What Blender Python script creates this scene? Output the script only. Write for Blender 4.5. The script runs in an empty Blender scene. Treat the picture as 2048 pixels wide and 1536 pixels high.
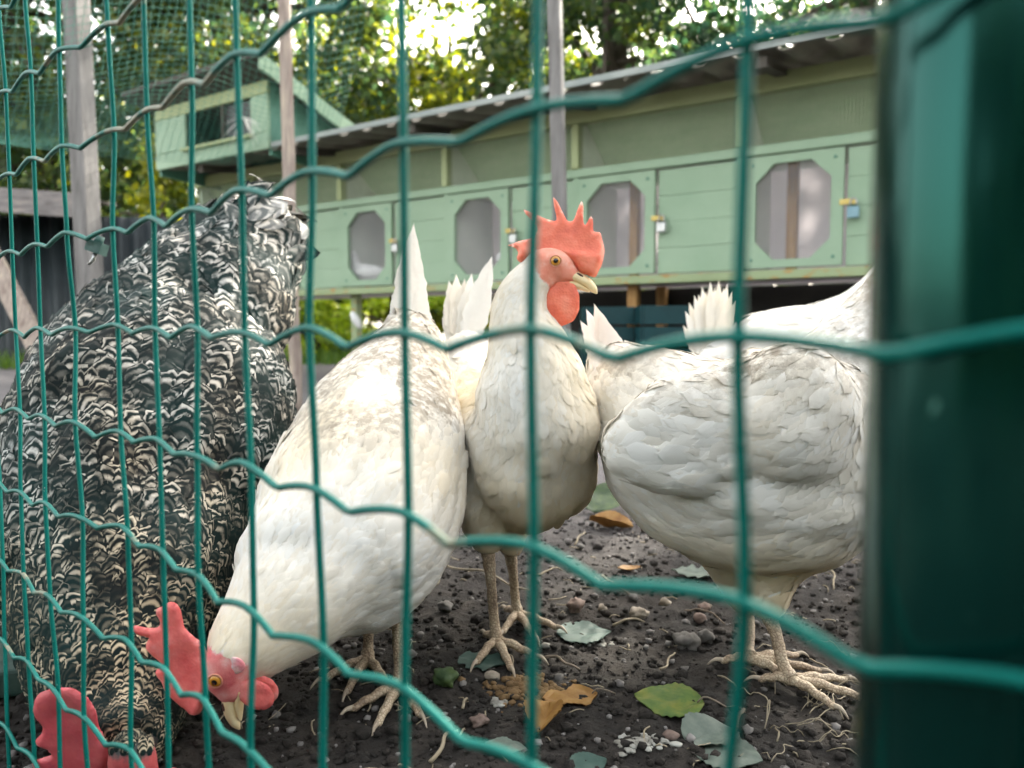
import bpy, bmesh, math, random
import numpy as np
from mathutils import Vector, noise
from mathutils.bvhtree import BVHTree
from mathutils.geometry import delaunay_2d_cdt

random.seed(7)
rng = np.random.default_rng(7)
SC = bpy.context.scene
COL = SC.collection
R = math.radians

# ------------------------------------------------------------------ camera
CAM_H, PITCH, FPX = 0.28, R(4.0), 1540.0
cam_d = bpy.data.cameras.new('camera')
cam = bpy.data.objects.new('camera', cam_d)
COL.objects.link(cam)
cam.location = (0, 0, CAM_H)
cam.rotation_euler = (R(90) - PITCH, 0, 0)
cam_d.sensor_width = 36.0
cam_d.lens = 36.0 * FPX / 2048.0
cam_d.clip_start = 0.01
cam_d.clip_end = 400
cam_d.dof.use_dof = True
cam_d.dof.focus_distance = 0.56
cam_d.dof.aperture_fstop = 8.2
SC.camera = cam

# ------------------------------------------------------------------ light
SUN_EL, SUN_AZ = R(36), R(28)          # azimuth clockwise from +Y (behind the trees, right)
w = bpy.data.worlds.new('World')
SC.world = w
w.use_nodes = True
nt = w.node_tree
for n in list(nt.nodes):
    nt.nodes.remove(n)
sky = nt.nodes.new('ShaderNodeTexSky')
sky.sky_type = 'NISHITA'
sky.sun_disc = False
sky.sun_elevation = SUN_EL
sky.sun_rotation = SUN_AZ
sky.air_density = 1.3
sky.dust_density = 3.5
sky.ozone_density = 1.0
hsv = nt.nodes.new('ShaderNodeHueSaturation')
hsv.inputs['Saturation'].default_value = 0.30
bg = nt.nodes.new('ShaderNodeBackground')
bg.inputs['Strength'].default_value = 0.14
wo = nt.nodes.new('ShaderNodeOutputWorld')
nt.links.new(sky.outputs[0], hsv.inputs['Color'])
tint = nt.nodes.new('ShaderNodeMix'); tint.data_type = 'RGBA'; tint.blend_type = 'MULTIPLY'
tint.inputs[0].default_value = 1.0
tint.inputs[7].default_value = (1.04, 1.0, 0.93, 1)
nt.links.new(hsv.outputs[0], tint.inputs[6])
nt.links.new(tint.outputs[2], bg.inputs['Color'])
nt.links.new(bg.outputs[0], wo.inputs['Surface'])

sun_d = bpy.data.lights.new('sun', 'SUN')
sun_d.energy = 4.6
sun_d.angle = R(0.6)
sun_d.color = (1.0, 0.93, 0.80)
sun = bpy.data.objects.new('sun', sun_d)
COL.objects.link(sun)
sdir = Vector((math.sin(SUN_AZ) * math.cos(SUN_EL), math.cos(SUN_AZ) * math.cos(SUN_EL), math.sin(SUN_EL)))
sun.rotation_euler = sdir.to_track_quat('Z', 'Y').to_euler()
sun.location = (3, 6, 8)

SC.view_settings.view_transform = 'Standard'
SC.view_settings.look = 'None'
SC.view_settings.gamma = 1.0
SC.view_settings.exposure = 2.64
SC.render.engine = 'CYCLES'
SC.cycles.use_denoising = True
SC.cycles.max_bounces = 4
SC.cycles.use_light_tree = False
SC.cycles.caustics_reflective = False
SC.cycles.caustics_refractive = False
SC.cycles.use_adaptive_sampling = True
SC.cycles.adaptive_threshold = 0.03
SC.cycles.transparent_max_bounces = 12

# ------------------------------------------------------------------ helpers
FW = np.array([0, math.cos(PITCH), -math.sin(PITCH)])
UP = np.array([0, math.sin(PITCH), math.cos(PITCH)])
RT = np.array([1.0, 0, 0])
CP = np.array([0, 0, CAM_H])


def P(px, py, d):
    """world point that lies at photo position (px,py), d metres in front of the lens"""
    return CP + d * (FW + (px - 1024) / FPX * RT - (py - 768) / FPX * UP)


def G(px, py, z=0.0):
    """point of the plane z under photo position"""
    v = FW + (px - 1024) / FPX * RT - (py - 768) / FPX * UP
    t = (z - CAM_H) / v[2]
    return CP + t * v


def idir(dx, dy, toward=0.0):
    v = RT * dx - UP * dy - FW * toward
    return v / np.linalg.norm(v)


def unit(v):
    v = np.asarray(v, float)
    return v / (np.linalg.norm(v) + 1e-12)


def mk_mesh(name, verts, faces, uv=None, col=None, smooth=True):
    me = bpy.data.meshes.new(name)
    verts = np.asarray(verts, dtype=np.float32)
    if isinstance(faces, np.ndarray):
        nf, k = faces.shape
        me.vertices.add(len(verts))
        me.vertices.foreach_set('co', verts.ravel())
        me.loops.add(nf * k)
        me.loops.foreach_set('vertex_index', faces.astype(np.int32).ravel())
        me.polygons.add(nf)
        me.polygons.foreach_set('loop_start', np.arange(0, nf * k, k, dtype=np.int32))
        me.polygons.foreach_set('loop_total', np.full(nf, k, dtype=np.int32))
        me.update(calc_edges=True)
    else:
        me.from_pydata(verts.tolist(), [], faces)
        me.update()
    if uv is not None:
        l = me.uv_layers.new(name='UVMap')
        idx = np.empty(len(me.loops), dtype=np.int32)
        me.loops.foreach_get('vertex_index', idx)
        l.data.foreach_set('uv', np.asarray(uv, dtype=np.float32)[idx].ravel())
    if col is not None:
        a = me.attributes.new('fc', 'FLOAT_COLOR', 'POINT')
        c = np.ones((len(verts), 4), dtype=np.float32)
        c[:, :3] = col
        a.data.foreach_set('color', c.ravel())
    if smooth:
        me.polygons.foreach_set('use_smooth', np.ones(len(me.polygons), dtype=bool))
    return me


def link(name, me, mat=None, parent=None):
    o = bpy.data.objects.new(name, me)
    COL.objects.link(o)
    if mat is not None and me is not None and len(me.materials) == 0:
        me.materials.append(mat)
    if parent is not None:
        o.parent = parent
    return o


def tag(o, label=None, cat=None, group=None, kind=None):
    if label: o['label'] = label
    if cat: o['category'] = cat
    if group: o['group'] = group
    if kind: o['kind'] = kind
    return o


def thing(name, label, cat, loc, group=None):
    o = bpy.data.objects.new(name, None)
    COL.objects.link(o)
    o.location = tuple(loc)
    o.empty_display_size = 0.05
    return tag(o, label, cat, group)


def root_of(o):
    while o.parent:
        o = o.parent
    return o


def part(name, verts, faces, mat, parent, uv=None, col=None, smooth=True):
    """world-space verts -> a child mesh of parent (parts sit at their thing's origin)"""
    rl = np.array(root_of(parent).location)
    me = mk_mesh(name, np.asarray(verts, float) - rl, faces, uv, col, smooth)
    return link(name, me, mat, parent)


class MB:
    """collects polygons"""
    def __init__(s): s.v, s.f = [], []
    def add(s, v, f):
        b = len(s.v)
        s.v += [tuple(map(float, x)) for x in v]
        s.f += [tuple(i + b for i in q) for q in f]
        return s
    def box(s, o, ax, ay, az):
        """box from corner o along three edge vectors"""
        o, ax, ay, az = map(np.asarray, (o, ax, ay, az))
        v = [o, o + ax, o + ax + ay, o + ay]
        v += [q + az for q in v]
        f = [(0, 3, 2, 1), (4, 5, 6, 7), (0, 1, 5, 4), (1, 2, 6, 5), (2, 3, 7, 6), (3, 0, 4, 7)]
        return s.add(v, f)


def catmull(rows, n):
    rows = np.asarray(rows, float)
    k = len(rows)
    ext = np.vstack([2 * rows[0] - rows[1], rows, 2 * rows[-1] - rows[-2]])
    out = []
    ts = np.linspace(0, k - 1, n)
    for t in ts:
        i = min(int(t), k - 2)
        u = t - i
        p0, p1, p2, p3 = ext[i], ext[i + 1], ext[i + 2], ext[i + 3]
        out.append(0.5 * ((2 * p1) + (-p0 + p2) * u + (2 * p0 - 5 * p1 + 4 * p2 - p3) * u * u + (-p0 + 3 * p1 - 3 * p2 + p3) * u ** 3))
    return np.array(out)


def loft(cent, hw, hh, left, m=16, caps=True, hd=None):
    """rings round a path: hw sideways, hh towards the back, hd towards the belly"""
    cent = np.asarray(cent, float)
    n = len(cent)
    hw = np.broadcast_to(hw, n); hh = np.broadcast_to(hh, n)
    hd = hh if hd is None else np.broadcast_to(hd, n)
    T = np.gradient(cent, axis=0)
    T /= np.linalg.norm(T, axis=1)[:, None] + 1e-12
    L = np.broadcast_to(np.asarray(left, float), (n, 3)).copy()
    L -= (L * T).sum(1)[:, None] * T
    L /= np.linalg.norm(L, axis=1)[:, None] + 1e-12
    U = np.cross(T, L)
    a = np.linspace(0, 2 * math.pi, m, endpoint=False)
    ca, sa = np.cos(a), np.sin(a)
    hv = np.where(sa[None, :] > 0, hh[:, None], hd[:, None])
    V = cent[:, None, :] + L[:, None, :] * (hw[:, None] * ca)[:, :, None] + U[:, None, :] * (hv * sa)[:, :, None]
    V = V.reshape(-1, 3)
    F = []
    for i in range(n - 1):
        for j in range(m):
            j2 = (j + 1) % m
            F.append((i * m + j, i * m + j2, (i + 1) * m + j2, (i + 1) * m + j))
    V = list(map(tuple, V))
    if caps:
        V.append(tuple(cent[0])); c0 = len(V) - 1
        V.append(tuple(cent[-1])); c1 = len(V) - 1
        for j in range(m):
            j2 = (j + 1) % m
            F.append((c0, j2, j))
            F.append((c1, (n - 1) * m + j, (n - 1) * m + j2))
    return V, F


def tube(pts, r, m=8, left=None):
    pts = np.asarray(pts, float)
    if left is None:
        d = unit(pts[-1] - pts[0])
        left = np.cross(d, [0.3, 0.2, 0.93]) if abs(d[2]) < 0.9 else np.array([1.0, 0, 0])
    return loft(pts, r, r, left, m)


def ellipsoid(c, ax, m=18, n=12):
    """ax: three half-axis vectors"""
    V, F = [], []
    c = np.asarray(c, float)
    for i in range(n + 1):
        th = math.pi * i / n
        for j in range(m):
            ph = 2 * math.pi * j / m
            V.append(c + ax[0] * math.sin(th) * math.cos(ph) + ax[1] * math.sin(th) * math.sin(ph) + ax[2] * math.cos(th))
    for i in range(n):
        for j in range(m):
            j2 = (j + 1) % m
            F.append((i * m + j, (i + 1) * m + j, (i + 1) * m + j2, i * m + j2))
    return V, F


def dist_to_poly(p, poly):
    a = poly
    b = np.roll(poly, -1, axis=0)
    ab = b - a
    t = np.clip(((p - a) * ab).sum(1) / ((ab * ab).sum(1) + 1e-12), 0, 1)
    q = a + ab * t[:, None]
    return np.sqrt(((p - q) ** 2).sum(1)).min()


def inside(p, poly):
    x, y = p
    c = False
    n = len(poly)
    for i in range(n):
        x0, y0 = poly[i]; x1, y1 = poly[(i + 1) % n]
        if (y0 > y) != (y1 > y) and x < (x1 - x0) * (y - y0) / (y1 - y0) + x0:
            c = not c
    return c


def puffed(poly, step, thick, rise, closed_spline=True, edge=0.0):
    """flat outline -> cushion with a rounded rim. returns verts (x,y,h), faces"""
    poly = np.asarray(poly, float)
    if closed_spline:
        ext = np.vstack([poly[-1], poly, poly[0], poly[1]])
        out = []
        for i in range(len(poly)):
            p0, p1, p2, p3 = ext[i], ext[i + 1], ext[i + 2], ext[i + 3]
            k = max(1, int(np.linalg.norm(p2 - p1) / (step * 0.7)))
            for j in range(k):
                u = j / k
                out.append(0.5 * ((2 * p1) + (-p0 + p2) * u * 0.7 + (2 * p0 - 5 * p1 + 4 * p2 - p3) * u * u * 0.7 + (-p0 + 3 * p1 - 3 * p2 + p3) * u ** 3 * 0.7) + 0.3 * ((1 - u) * p1 + u * p2) - 0.3 * p1 + 0.3 * p1 * 0 if False else (1 - u) * p1 + u * p2)
        poly = np.array(out)
        for _ in range(2):
            poly = 0.5 * poly + 0.25 * (np.roll(poly, 1, 0) + np.roll(poly, -1, 0))
    n = len(poly)
    lo, hi = poly.min(0), poly.max(0)
    pts = [Vector(p) for p in poly]
    y = lo[1]; row = 0
    while y < hi[1]:
        x = lo[0] + (step * 0.5 if row % 2 else 0)
        while x < hi[0]:
            p = np.array([x, y])
            if inside(p, poly) and dist_to_poly(p, poly) > step * 0.45:
                pts.append(Vector(p))
            x += step
        y += step * 0.87; row += 1
    r = delaunay_2d_cdt(pts, [], [list(range(n))], 1, 1e-9)
    vs = np.array([list(v) for v in r[0]])
    tri = [tuple(f) for f in r[2]]
    d = np.array([dist_to_poly(v, poly) for v in vs])
    q = np.clip(d / rise, 0, 1)
    h = thick * np.sqrt(np.clip(1 - (1 - q) ** 2, 0, 1)) + edge
    rim = d < 1e-7
    N = len(vs)
    V = [(vs[i][0], vs[i][1], h[i]) for i in range(N)]
    back = {}
    for i in range(N):
        if rim[i] and edge == 0:
            back[i] = i
        else:
            back[i] = len(V)
            V.append((vs[i][0], vs[i][1], -h[i]))
    F = list(tri) + [tuple(back[i] for i in reversed(f)) for f in tri]
    return np.array(V), F


# ------------------------------------------------------------------ materials
def mat(name):
    m = bpy.data.materials.new(name)
    m.use_nodes = True
    t = m.node_tree
    for n in list(t.nodes):
        t.nodes.remove(n)
    out = t.nodes.new('ShaderNodeOutputMaterial')
    b = t.nodes.new('ShaderNodeBsdfPrincipled')
    t.links.new(b.outputs[0], out.inputs['Surface'])
    return m, t, b, out


def nd(t, typ, **kw):
    n = t.nodes.new(typ)
    for k, v in kw.items():
        if k.startswith('i_'):
            n.inputs[k[2:].replace('_', ' ')].default_value = v
        else:
            setattr(n, k, v)
    return n


def ramp(t, stops, src=None, interp='LINEAR'):
    r = t.nodes.new('ShaderNodeValToRGB')
    r.color_ramp.interpolation = interp
    e = r.color_ramp.elements
    e[0].position, e[0].color = stops[0][0], (*stops[0][1], 1)
    e[1].position, e[1].color = stops[-1][0], (*stops[-1][1], 1)
    for p, c in stops[1:-1]:
        k = e.new(p); k.color = (*c, 1)
    if src is not None:
        t.links.new(src, r.inputs[0])
    return r


def mixc(t, fac, a, b, mode='MIX'):
    m = t.nodes.new('ShaderNodeMix')
    m.data_type = 'RGBA'; m.blend_type = mode
    for s, v in ((0, fac), (6, a), (7, b)):
        if hasattr(v, 'is_output') or isinstance(v, bpy.types.NodeSocket):
            t.links.new(v, m.inputs[s])
        else:
            m.inputs[s].default_value = v if s == 0 else (*v, 1)
    return m.outputs[2]


def noise_n(t, scale, detail=4, rough=0.55, coord='Object', dist=0.0, stretch=None):
    tc = t.nodes.new('ShaderNodeTexCoord')
    n = t.nodes.new('ShaderNodeTexNoise')
    n.inputs['Scale'].default_value = scale
    n.inputs['Detail'].default_value = detail
    n.inputs['Roughness'].default_value = rough
    n.inputs['Distortion'].default_value = dist
    if stretch:
        mp = t.nodes.new('ShaderNodeMapping')
        mp.inputs['Scale'].default_value = stretch
        t.links.new(tc.outputs[coord], mp.inputs['Vector'])
        t.links.new(mp.outputs[0], n.inputs['Vector'])
    else:
        t.links.new(tc.outputs[coord], n.inputs['Vector'])
    return n


def bump(t, b, src, strength=0.3, dist=0.002):
    k = t.nodes.new('ShaderNodeBump')
    k.inputs['Strength'].default_value = strength
    k.inputs['Distance'].default_value = dist
    t.links.new(src, k.inputs['Height'])
    t.links.new(k.outputs[0], b.inputs['Normal'])
    return k


def simple(name, stops, scale=20, rough=0.7, bstr=0.3, bdist=0.002, detail=5, stretch=None, metallic=0.0, spec=0.4):
    m, t, b, o = mat(name)
    n = noise_n(t, scale, detail, 0.6, stretch=stretch)
    r = ramp(t, stops, n.outputs[0])
    t.links.new(r.outputs[0], b.inputs['Base Color'])
    b.inputs['Roughness'].default_value = rough
    b.inputs['Metallic'].default_value = metallic
    b.inputs['Specular IOR Level'].default_value = spec
    if bstr:
        n2 = noise_n(t, scale * 3, detail, 0.65, stretch=stretch)
        bump(t, b, n2.outputs[0], bstr, bdist)
    return m


M = {}


def add_translucent(t, b, o, color_socket, fac):
    tr = t.nodes.new('ShaderNodeBsdfTranslucent')
    t.links.new(color_socket, tr.inputs['Color'])
    mx = t.nodes.new('ShaderNodeMixShader')
    mx.inputs[0].default_value = fac
    t.links.new(b.outputs[0], mx.inputs[1])
    t.links.new(tr.outputs[0], mx.inputs[2])
    t.links.new(mx.outputs[0], o.inputs['Surface'])


def feather_white():
    m, t, b, o = mat('white_feather')
    at = nd(t, 'ShaderNodeAttribute', attribute_name='fc')
    sep = nd(t, 'ShaderNodeSeparateColor')
    t.links.new(at.outputs['Color'], sep.inputs[0])
    base = ramp(t, [(0.0, (0.83, 0.80, 0.74)), (0.5, (0.87, 0.855, 0.81)), (1.0, (0.90, 0.90, 0.88))], sep.outputs[0])
    cream = mixc(t, sep.outputs[2], base.outputs[0], (0.80, 0.66, 0.42))
    n = noise_n(t, 120, 5, 0.65)
    dr = ramp(t, [(0.34, (0, 0, 0)), (0.56, (1, 1, 1))], n.outputs[0])
    mm = nd(t, 'ShaderNodeMath', operation='MULTIPLY')
    t.links.new(dr.outputs[0], mm.inputs[0])
    t.links.new(sep.outputs[1], mm.inputs[1])
    c = mixc(t, mm.outputs[0], cream, (0.36, 0.31, 0.245))
    t.links.new(c, b.inputs['Base Color'])
    b.inputs['Roughness'].default_value = 0.75
    b.inputs['Specular IOR Level'].default_value = 0.2
    b.inputs['Sheen Weight'].default_value = 0.15
    # barbs
    uv = nd(t, 'ShaderNodeUVMap')
    sx = nd(t, 'ShaderNodeSeparateXYZ')
    t.links.new(uv.outputs[0], sx.inputs[0])
    a1 = nd(t, 'ShaderNodeMath', operation='SUBTRACT'); a1.inputs[1].default_value = 0.5
    t.links.new(sx.outputs[0], a1.inputs[0])
    a2 = nd(t, 'ShaderNodeMath', operation='ABSOLUTE'); t.links.new(a1.outputs[0], a2.inputs[0])
    a3 = nd(t, 'ShaderNodeMath', operation='MULTIPLY_ADD'); a3.inputs[1].default_value = -0.9
    t.links.new(a2.outputs[0], a3.inputs[0]); t.links.new(sx.outputs[1], a3.inputs[2])
    a4 = nd(t, 'ShaderNodeMath', operation='MULTIPLY'); a4.inputs[1].default_value = 95.0
    t.links.new(a3.outputs[0], a4.inputs[0])
    a5 = nd(t, 'ShaderNodeMath', operation='SINE'); t.links.new(a4.outputs[0], a5.inputs[0])
    bump(t, b, a5.outputs[0], 0.08, 0.0005)
    add_translucent(t, b, o, c, 0.22)
    return m


def feather_barred():
    m, t, b, o = mat('barred_feather')
    at = nd(t, 'ShaderNodeAttribute', attribute_name='fc')
    sep = nd(t, 'ShaderNodeSeparateColor')
    t.links.new(at.outputs['Color'], sep.inputs[0])
    uv = nd(t, 'ShaderNodeUVMap')
    sx = nd(t, 'ShaderNodeSeparateXYZ')
    t.links.new(uv.outputs[0], sx.inputs[0])
    def math_(op, a, bb=None, c=None):
        k = nd(t, 'ShaderNodeMath', operation=op)
        for i, v in enumerate((a, bb, c)):
            if v is None: continue
            if isinstance(v, (int, float)): k.inputs[i].default_value = v
            else: t.links.new(v, k.inputs[i])
        return k.outputs[0]
    au = math_('ABSOLUTE', math_('SUBTRACT', sx.outputs[0], 0.5))
    nz = noise_n(t, 260, 3, 0.6)
    au2 = math_('MULTIPLY', math_('MULTIPLY', au, au), 1.0)
    v = math_('ADD', sx.outputs[1], au2)
    v = math_('MULTIPLY_ADD', sep.outputs[0], 0.20, v)
    v = math_('MULTIPLY_ADD', nz.outputs[0], 0.13, v)
    v = math_('SUBTRACT', v, 0.165)
    dk = ramp(t, [(0.0, (0.45, 0.45, 0.45)), (0.2, (1, 1, 1)), (0.64, (1, 1, 1)), (0.70, (0.06, 0.06, 0.06)), (1.0, (0.25, 0.25, 0.25))], sep.outputs[0])
    K_, W_ = (0, 0, 0), (1, 1, 1)
    r0 = ramp(t, [(0.0, K_), (0.40, K_), (0.49, W_), (0.56, W_), (0.64, K_), (0.74, K_), (0.82, W_), (0.875, W_), (0.93, K_)], v)
    n9 = noise_n(t, 45, 4, 0.6)
    pt = ramp(t, [(0.40, (0.10, 0.10, 0.10)), (0.56, (1, 1, 1))], n9.outputs[0])
    r = type('o', (), {})(); r.outputs = [math_('MULTIPLY', math_('MULTIPLY', r0.outputs[0], dk.outputs[0]), pt.outputs[0])]
    n2 = noise_n(t, 11, 3)
    lite = ramp(t, [(0.32, (0.47, 0.40, 0.29)), (0.5, (0.53, 0.50, 0.45)), (0.7, (0.60, 0.62, 0.605))], n2.outputs[0])
    lite2 = mixc(t, sep.outputs[2], lite.outputs[0], (0.58, 0.46, 0.28))
    dark = ramp(t, [(0.35, (0.006, 0.007, 0.007)), (0.62, (0.006, 0.022, 0.021))], n2.outputs[0])
    c = mixc(t, r.outputs[0], dark.outputs[0], lite2)
    c = mixc(t, sep.outputs[1], c, (0.86, 0.85, 0.83))
    t.links.new(c, b.inputs['Base Color'])
    b.inputs['Roughness'].default_value = 0.7
    b.inputs['Specular IOR Level'].default_value = 0.12
    add_translucent(t, b, o, c, 0.1)
    return m


def skin_red(name, stops, pale=None):
    m, t, b, o = mat(name)
    n = noise_n(t, 55, 4, 0.6)
    r = ramp(t, stops, n.outputs[0])
    t.links.new(r.outputs[0], b.inputs['Base Color'])
    b.inputs['Roughness'].default_value = 0.42
    b.inputs['Subsurface Weight'].default_value = 0.25
    b.inputs['Subsurface Radius'].default_value = (0.006, 0.002, 0.001)
    b.inputs['Subsurface Scale'].default_value = 0.6
    v = nd(t, 'ShaderNodeTexVoronoi'); v.inputs['Scale'].default_value = 480
    tc = nd(t, 'ShaderNodeTexCoord'); t.links.new(tc.outputs['Object'], v.inputs['Vector'])
    n3 = noise_n(t, 180, 4, 0.6)
    ad = nd(t, 'ShaderNodeMath', operation='ADD')
    t.links.new(v.outputs['Distance'], ad.inputs[0]); t.links.new(n3.outputs[0], ad.inputs[1])
    bump(t, b, ad.outputs[0], 0.2, 0.0010)
    return m


def body_mat(name, under, face):
    """skin under the plumage; bare face where attribute fc.r is high"""
    m, t, b, o = mat(name)
    at = nd(t, 'ShaderNodeAttribute', attribute_name='fc')
    sep = nd(t, 'ShaderNodeSeparateColor')
    t.links.new(at.outputs['Color'], sep.inputs[0])
    n = noise_n(t, 70, 4, 0.6)
    f = ramp(t, [(0.30, face[0]), (0.55, face[1]), (0.85, face[2])], n.outputs[0])
    ad = nd(t, 'ShaderNodeMath', operation='MULTIPLY_ADD')
    n2 = noise_n(t, 240, 4, 0.6)
    t.links.new(n2.outputs[0], ad.inputs[0]); ad.inputs[1].default_value = 0.5
    t.links.new(sep.outputs[0], ad.inputs[2])
    k = ramp(t, [(0.62, (0, 0, 0)), (0.82, (1, 1, 1))], ad.outputs[0])
    c = mixc(t, k.outputs[0], under, f.outputs[0])
    c = mixc(t, sep.outputs[1], c, face[2])
    t.links.new(c, b.inputs['Base Color'])
    b.inputs['Roughness'].default_value = 0.65
    b.inputs['Subsurface Weight'].default_value = 0.15
    b.inputs['Subsurface Radius'].default_value = (0.004, 0.002, 0.001)
    b.inputs['Subsurface Scale'].default_value = 0.5
    n3 = noise_n(t, 420, 4, 0.7)
    bump(t, b, n3.outputs[0], 0.4, 0.0012)
    return m


M['white'] = feather_white()
M['barred'] = feather_barred()
M['comb'] = skin_red('coral_comb', [(0.3, (0.68, 0.12, 0.065)), (0.5, (0.80, 0.18, 0.10)), (0.72, (0.86, 0.28, 0.18))])
M['comb_pink'] = skin_red('pink_comb', [(0.3, (0.66, 0.11, 0.11)), (0.5, (0.76, 0.18, 0.165)), (0.72, (0.80, 0.33, 0.31))])
M['comb_dark'] = skin_red('dark_red_comb', [(0.28, (0.26, 0.04, 0.07)), (0.42, (0.52, 0.075, 0.095)), (0.72, (0.62, 0.14, 0.15))])
M['body_white'] = body_mat('white_hen_skin', (0.82, 0.79, 0.73), ((0.70, 0.17, 0.10), (0.78, 0.30, 0.21), (0.84, 0.60, 0.50)))
M['body_pink'] = body_mat('pink_faced_hen_skin', (0.82, 0.79, 0.73), ((0.66, 0.10, 0.12), (0.74, 0.24, 0.23), (0.82, 0.58, 0.54)))
M['body_barred'] = body_mat('barred_hen_skin', (0.05, 0.05, 0.05), ((0.35, 0.04, 0.05), (0.45, 0.08, 0.08), (0.5, 0.2, 0.18)))
M['beak'] = simple('horn_beak', [(0.3, (0.72, 0.52, 0.24)), (0.6, (0.82, 0.68, 0.42)), (0.8, (0.85, 0.76, 0.56))], 60, 0.4, 0.15, 0.0006)
M['nostril'] = simple('nostril_dark', [(0.3, (0.05, 0.02, 0.02)), (0.7, (0.12, 0.05, 0.04))], 80, 0.6, 0)
def shank_mat():
    m, t, b, o = mat('scaly_shank')
    n = noise_n(t, 60, 5, 0.65)
    r = ramp(t, [(0.3, (0.16, 0.11, 0.075)), (0.48, (0.42, 0.32, 0.22)), (0.7, (0.58, 0.49, 0.36))], n.outputs[0])
    v = nd(t, 'ShaderNodeTexVoronoi', feature='DISTANCE_TO_EDGE'); v.inputs['Scale'].default_value = 330
    tc = nd(t, 'ShaderNodeTexCoord'); t.links.new(tc.outputs['Object'], v.inputs['Vector'])
    e = ramp(t, [(0.0, (0.45, 0.40, 0.35)), (0.12, (1, 1, 1))], v.outputs['Distance'])
    c = mixc(t, 1.0, r.outputs[0], e.outputs[0], 'MULTIPLY')
    t.links.new(c, b.inputs['Base Color'])
    b.inputs['Roughness'].default_value = 0.6
    bump(t, b, v.outputs['Distance'], 0.6, 0.002)
    return m


M['shank'] = shank_mat()
M['claw'] = simple('claw_horn', [(0.3, (0.25, 0.2, 0.15)), (0.7, (0.5, 0.42, 0.32))], 120, 0.5, 0.1)


def eye_mat():
    m, t, b, o = mat('amber_eye')
    uv = nd(t, 'ShaderNodeUVMap')
    sx = nd(t, 'ShaderNodeSeparateXYZ')
    t.links.new(uv.outputs[0], sx.inputs[0])
    r = ramp(t, [(0.0, (0.004, 0.004, 0.004)), (0.40, (0.006, 0.005, 0.004)), (0.46, (0.50, 0.20, 0.02)), (0.75, (0.62, 0.30, 0.04)), (0.90, (0.30, 0.10, 0.02)), (1.0, (0.10, 0.04, 0.02))], sx.outputs[0])
    t.links.new(r.outputs[0], b.inputs['Base Color'])
    b.inputs['Roughness'].default_value = 0.06
    b.inputs['Coat Weight'].default_value = 0.6
    return m


M['eye'] = eye_mat()


def wire_mat():
    m, t, b, o = mat('green_coated_wire')
    at = nd(t, 'ShaderNodeAttribute', attribute_name='fc')
    sep = nd(t, 'ShaderNodeSeparateColor')
    t.links.new(at.outputs['Color'], sep.inputs[0])
    n = noise_n(t, 45, 5, 0.65)
    r = ramp(t, [(0.3, (0.0005, 0.085, 0.071)), (0.55, (0.001, 0.110, 0.093)), (0.75, (0.005, 0.140, 0.118))], n.outputs[0])
    n2 = noise_n(t, 75, 5, 0.7)
    ad = nd(t, 'ShaderNodeMath', operation='MULTIPLY'); t.links.new(n2.outputs[0], ad.inputs[0]); t.links.new(sep.outputs[0], ad.inputs[1])
    k = ramp(t, [(0.34, (0, 0, 0)), (0.46, (1, 1, 1))], ad.outputs[0])
    c = mixc(t, k.outputs[0], r.outputs[0], (0.26, 0.21, 0.15))
    n4 = noise_n(t, 900, 2, 0.5)
    sp = ramp(t, [(0.70, (0, 0, 0)), (0.76, (1, 1, 1))], n4.outputs[0])
    sm = nd(t, 'ShaderNodeMath', operation='MULTIPLY'); sm.inputs[1].default_value = 0.5
    t.links.new(sp.outputs[0], sm.inputs[0])
    c = mixc(t, sm.outputs[0], c, (0.45, 0.52, 0.48))
    t.links.new(c, b.inputs['Base Color'])
    b.inputs['Roughness'].default_value = 0.45
    b.inputs['Specular Tint'].default_value = (0.2, 0.95, 0.8, 1)
    n3 = noise_n(t, 400, 4, 0.6)
    bump(t, b, n3.outputs[0], 0.25, 0.0006)
    return m


M['wire'] = wire_mat()


def post_mat():
    m, t, b, o = mat('green_enamel_post')
    n = noise_n(t, 14, 5, 0.6)
    r = ramp(t, [(0.3, (0.0006, 0.010, 0.009)), (0.7, (0.001, 0.017, 0.015))], n.outputs[0])
    n2 = noise_n(t, 110, 3, 0.5)
    sp = ramp(t, [(0.70, (0, 0, 0)), (0.75, (1, 1, 1))], n2.outputs[0])
    c = mixc(t, sp.outputs[0], r.outputs[0], (0.10, 0.24, 0.20))
    t.links.new(c, b.inputs['Base Color'])
    b.inputs['Roughness'].default_value = 0.14
    b.inputs['Specular Tint'].default_value = (0.25, 0.95, 0.82, 1)
    b.inputs['Specular IOR Level'].default_value = 0.75
    n3 = noise_n(t, 40, 3, 0.5)
    bump(t, b, n3.outputs[0], 0.06, 0.002)
    return m


M['post'] = post_mat()
M['clip'] = simple('zinc_clip', [(0.3, (0.03, 0.09, 0.08)), (0.7, (0.08, 0.16, 0.14))], 200, 0.5, 0.3, 0.0006)


def paint(name, c0, c1, wear, wamt=0.66):
    m, t, b, o = mat(name)
    n = noise_n(t, 4, 5, 0.6)
    r = ramp(t, [(0.3, c0), (0.7, c1)], n.outputs[0])
    n2 = noise_n(t, 16, 6, 0.7, stretch=(1, 1, 3.0))
    k = ramp(t, [(wamt, (0, 0, 0)), (wamt + 0.06, (1, 1, 1))], n2.outputs[0])
    c = mixc(t, k.outputs[0], r.outputs[0], wear)
    t.links.new(c, b.inputs['Base Color'])
    b.inputs['Roughness'].default_value = 0.55
    n3 = noise_n(t, 60, 5, 0.6, stretch=(1, 1, 6))
    bump(t, b, n3.outputs[0], 0.25, 0.003)
    return m


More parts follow.
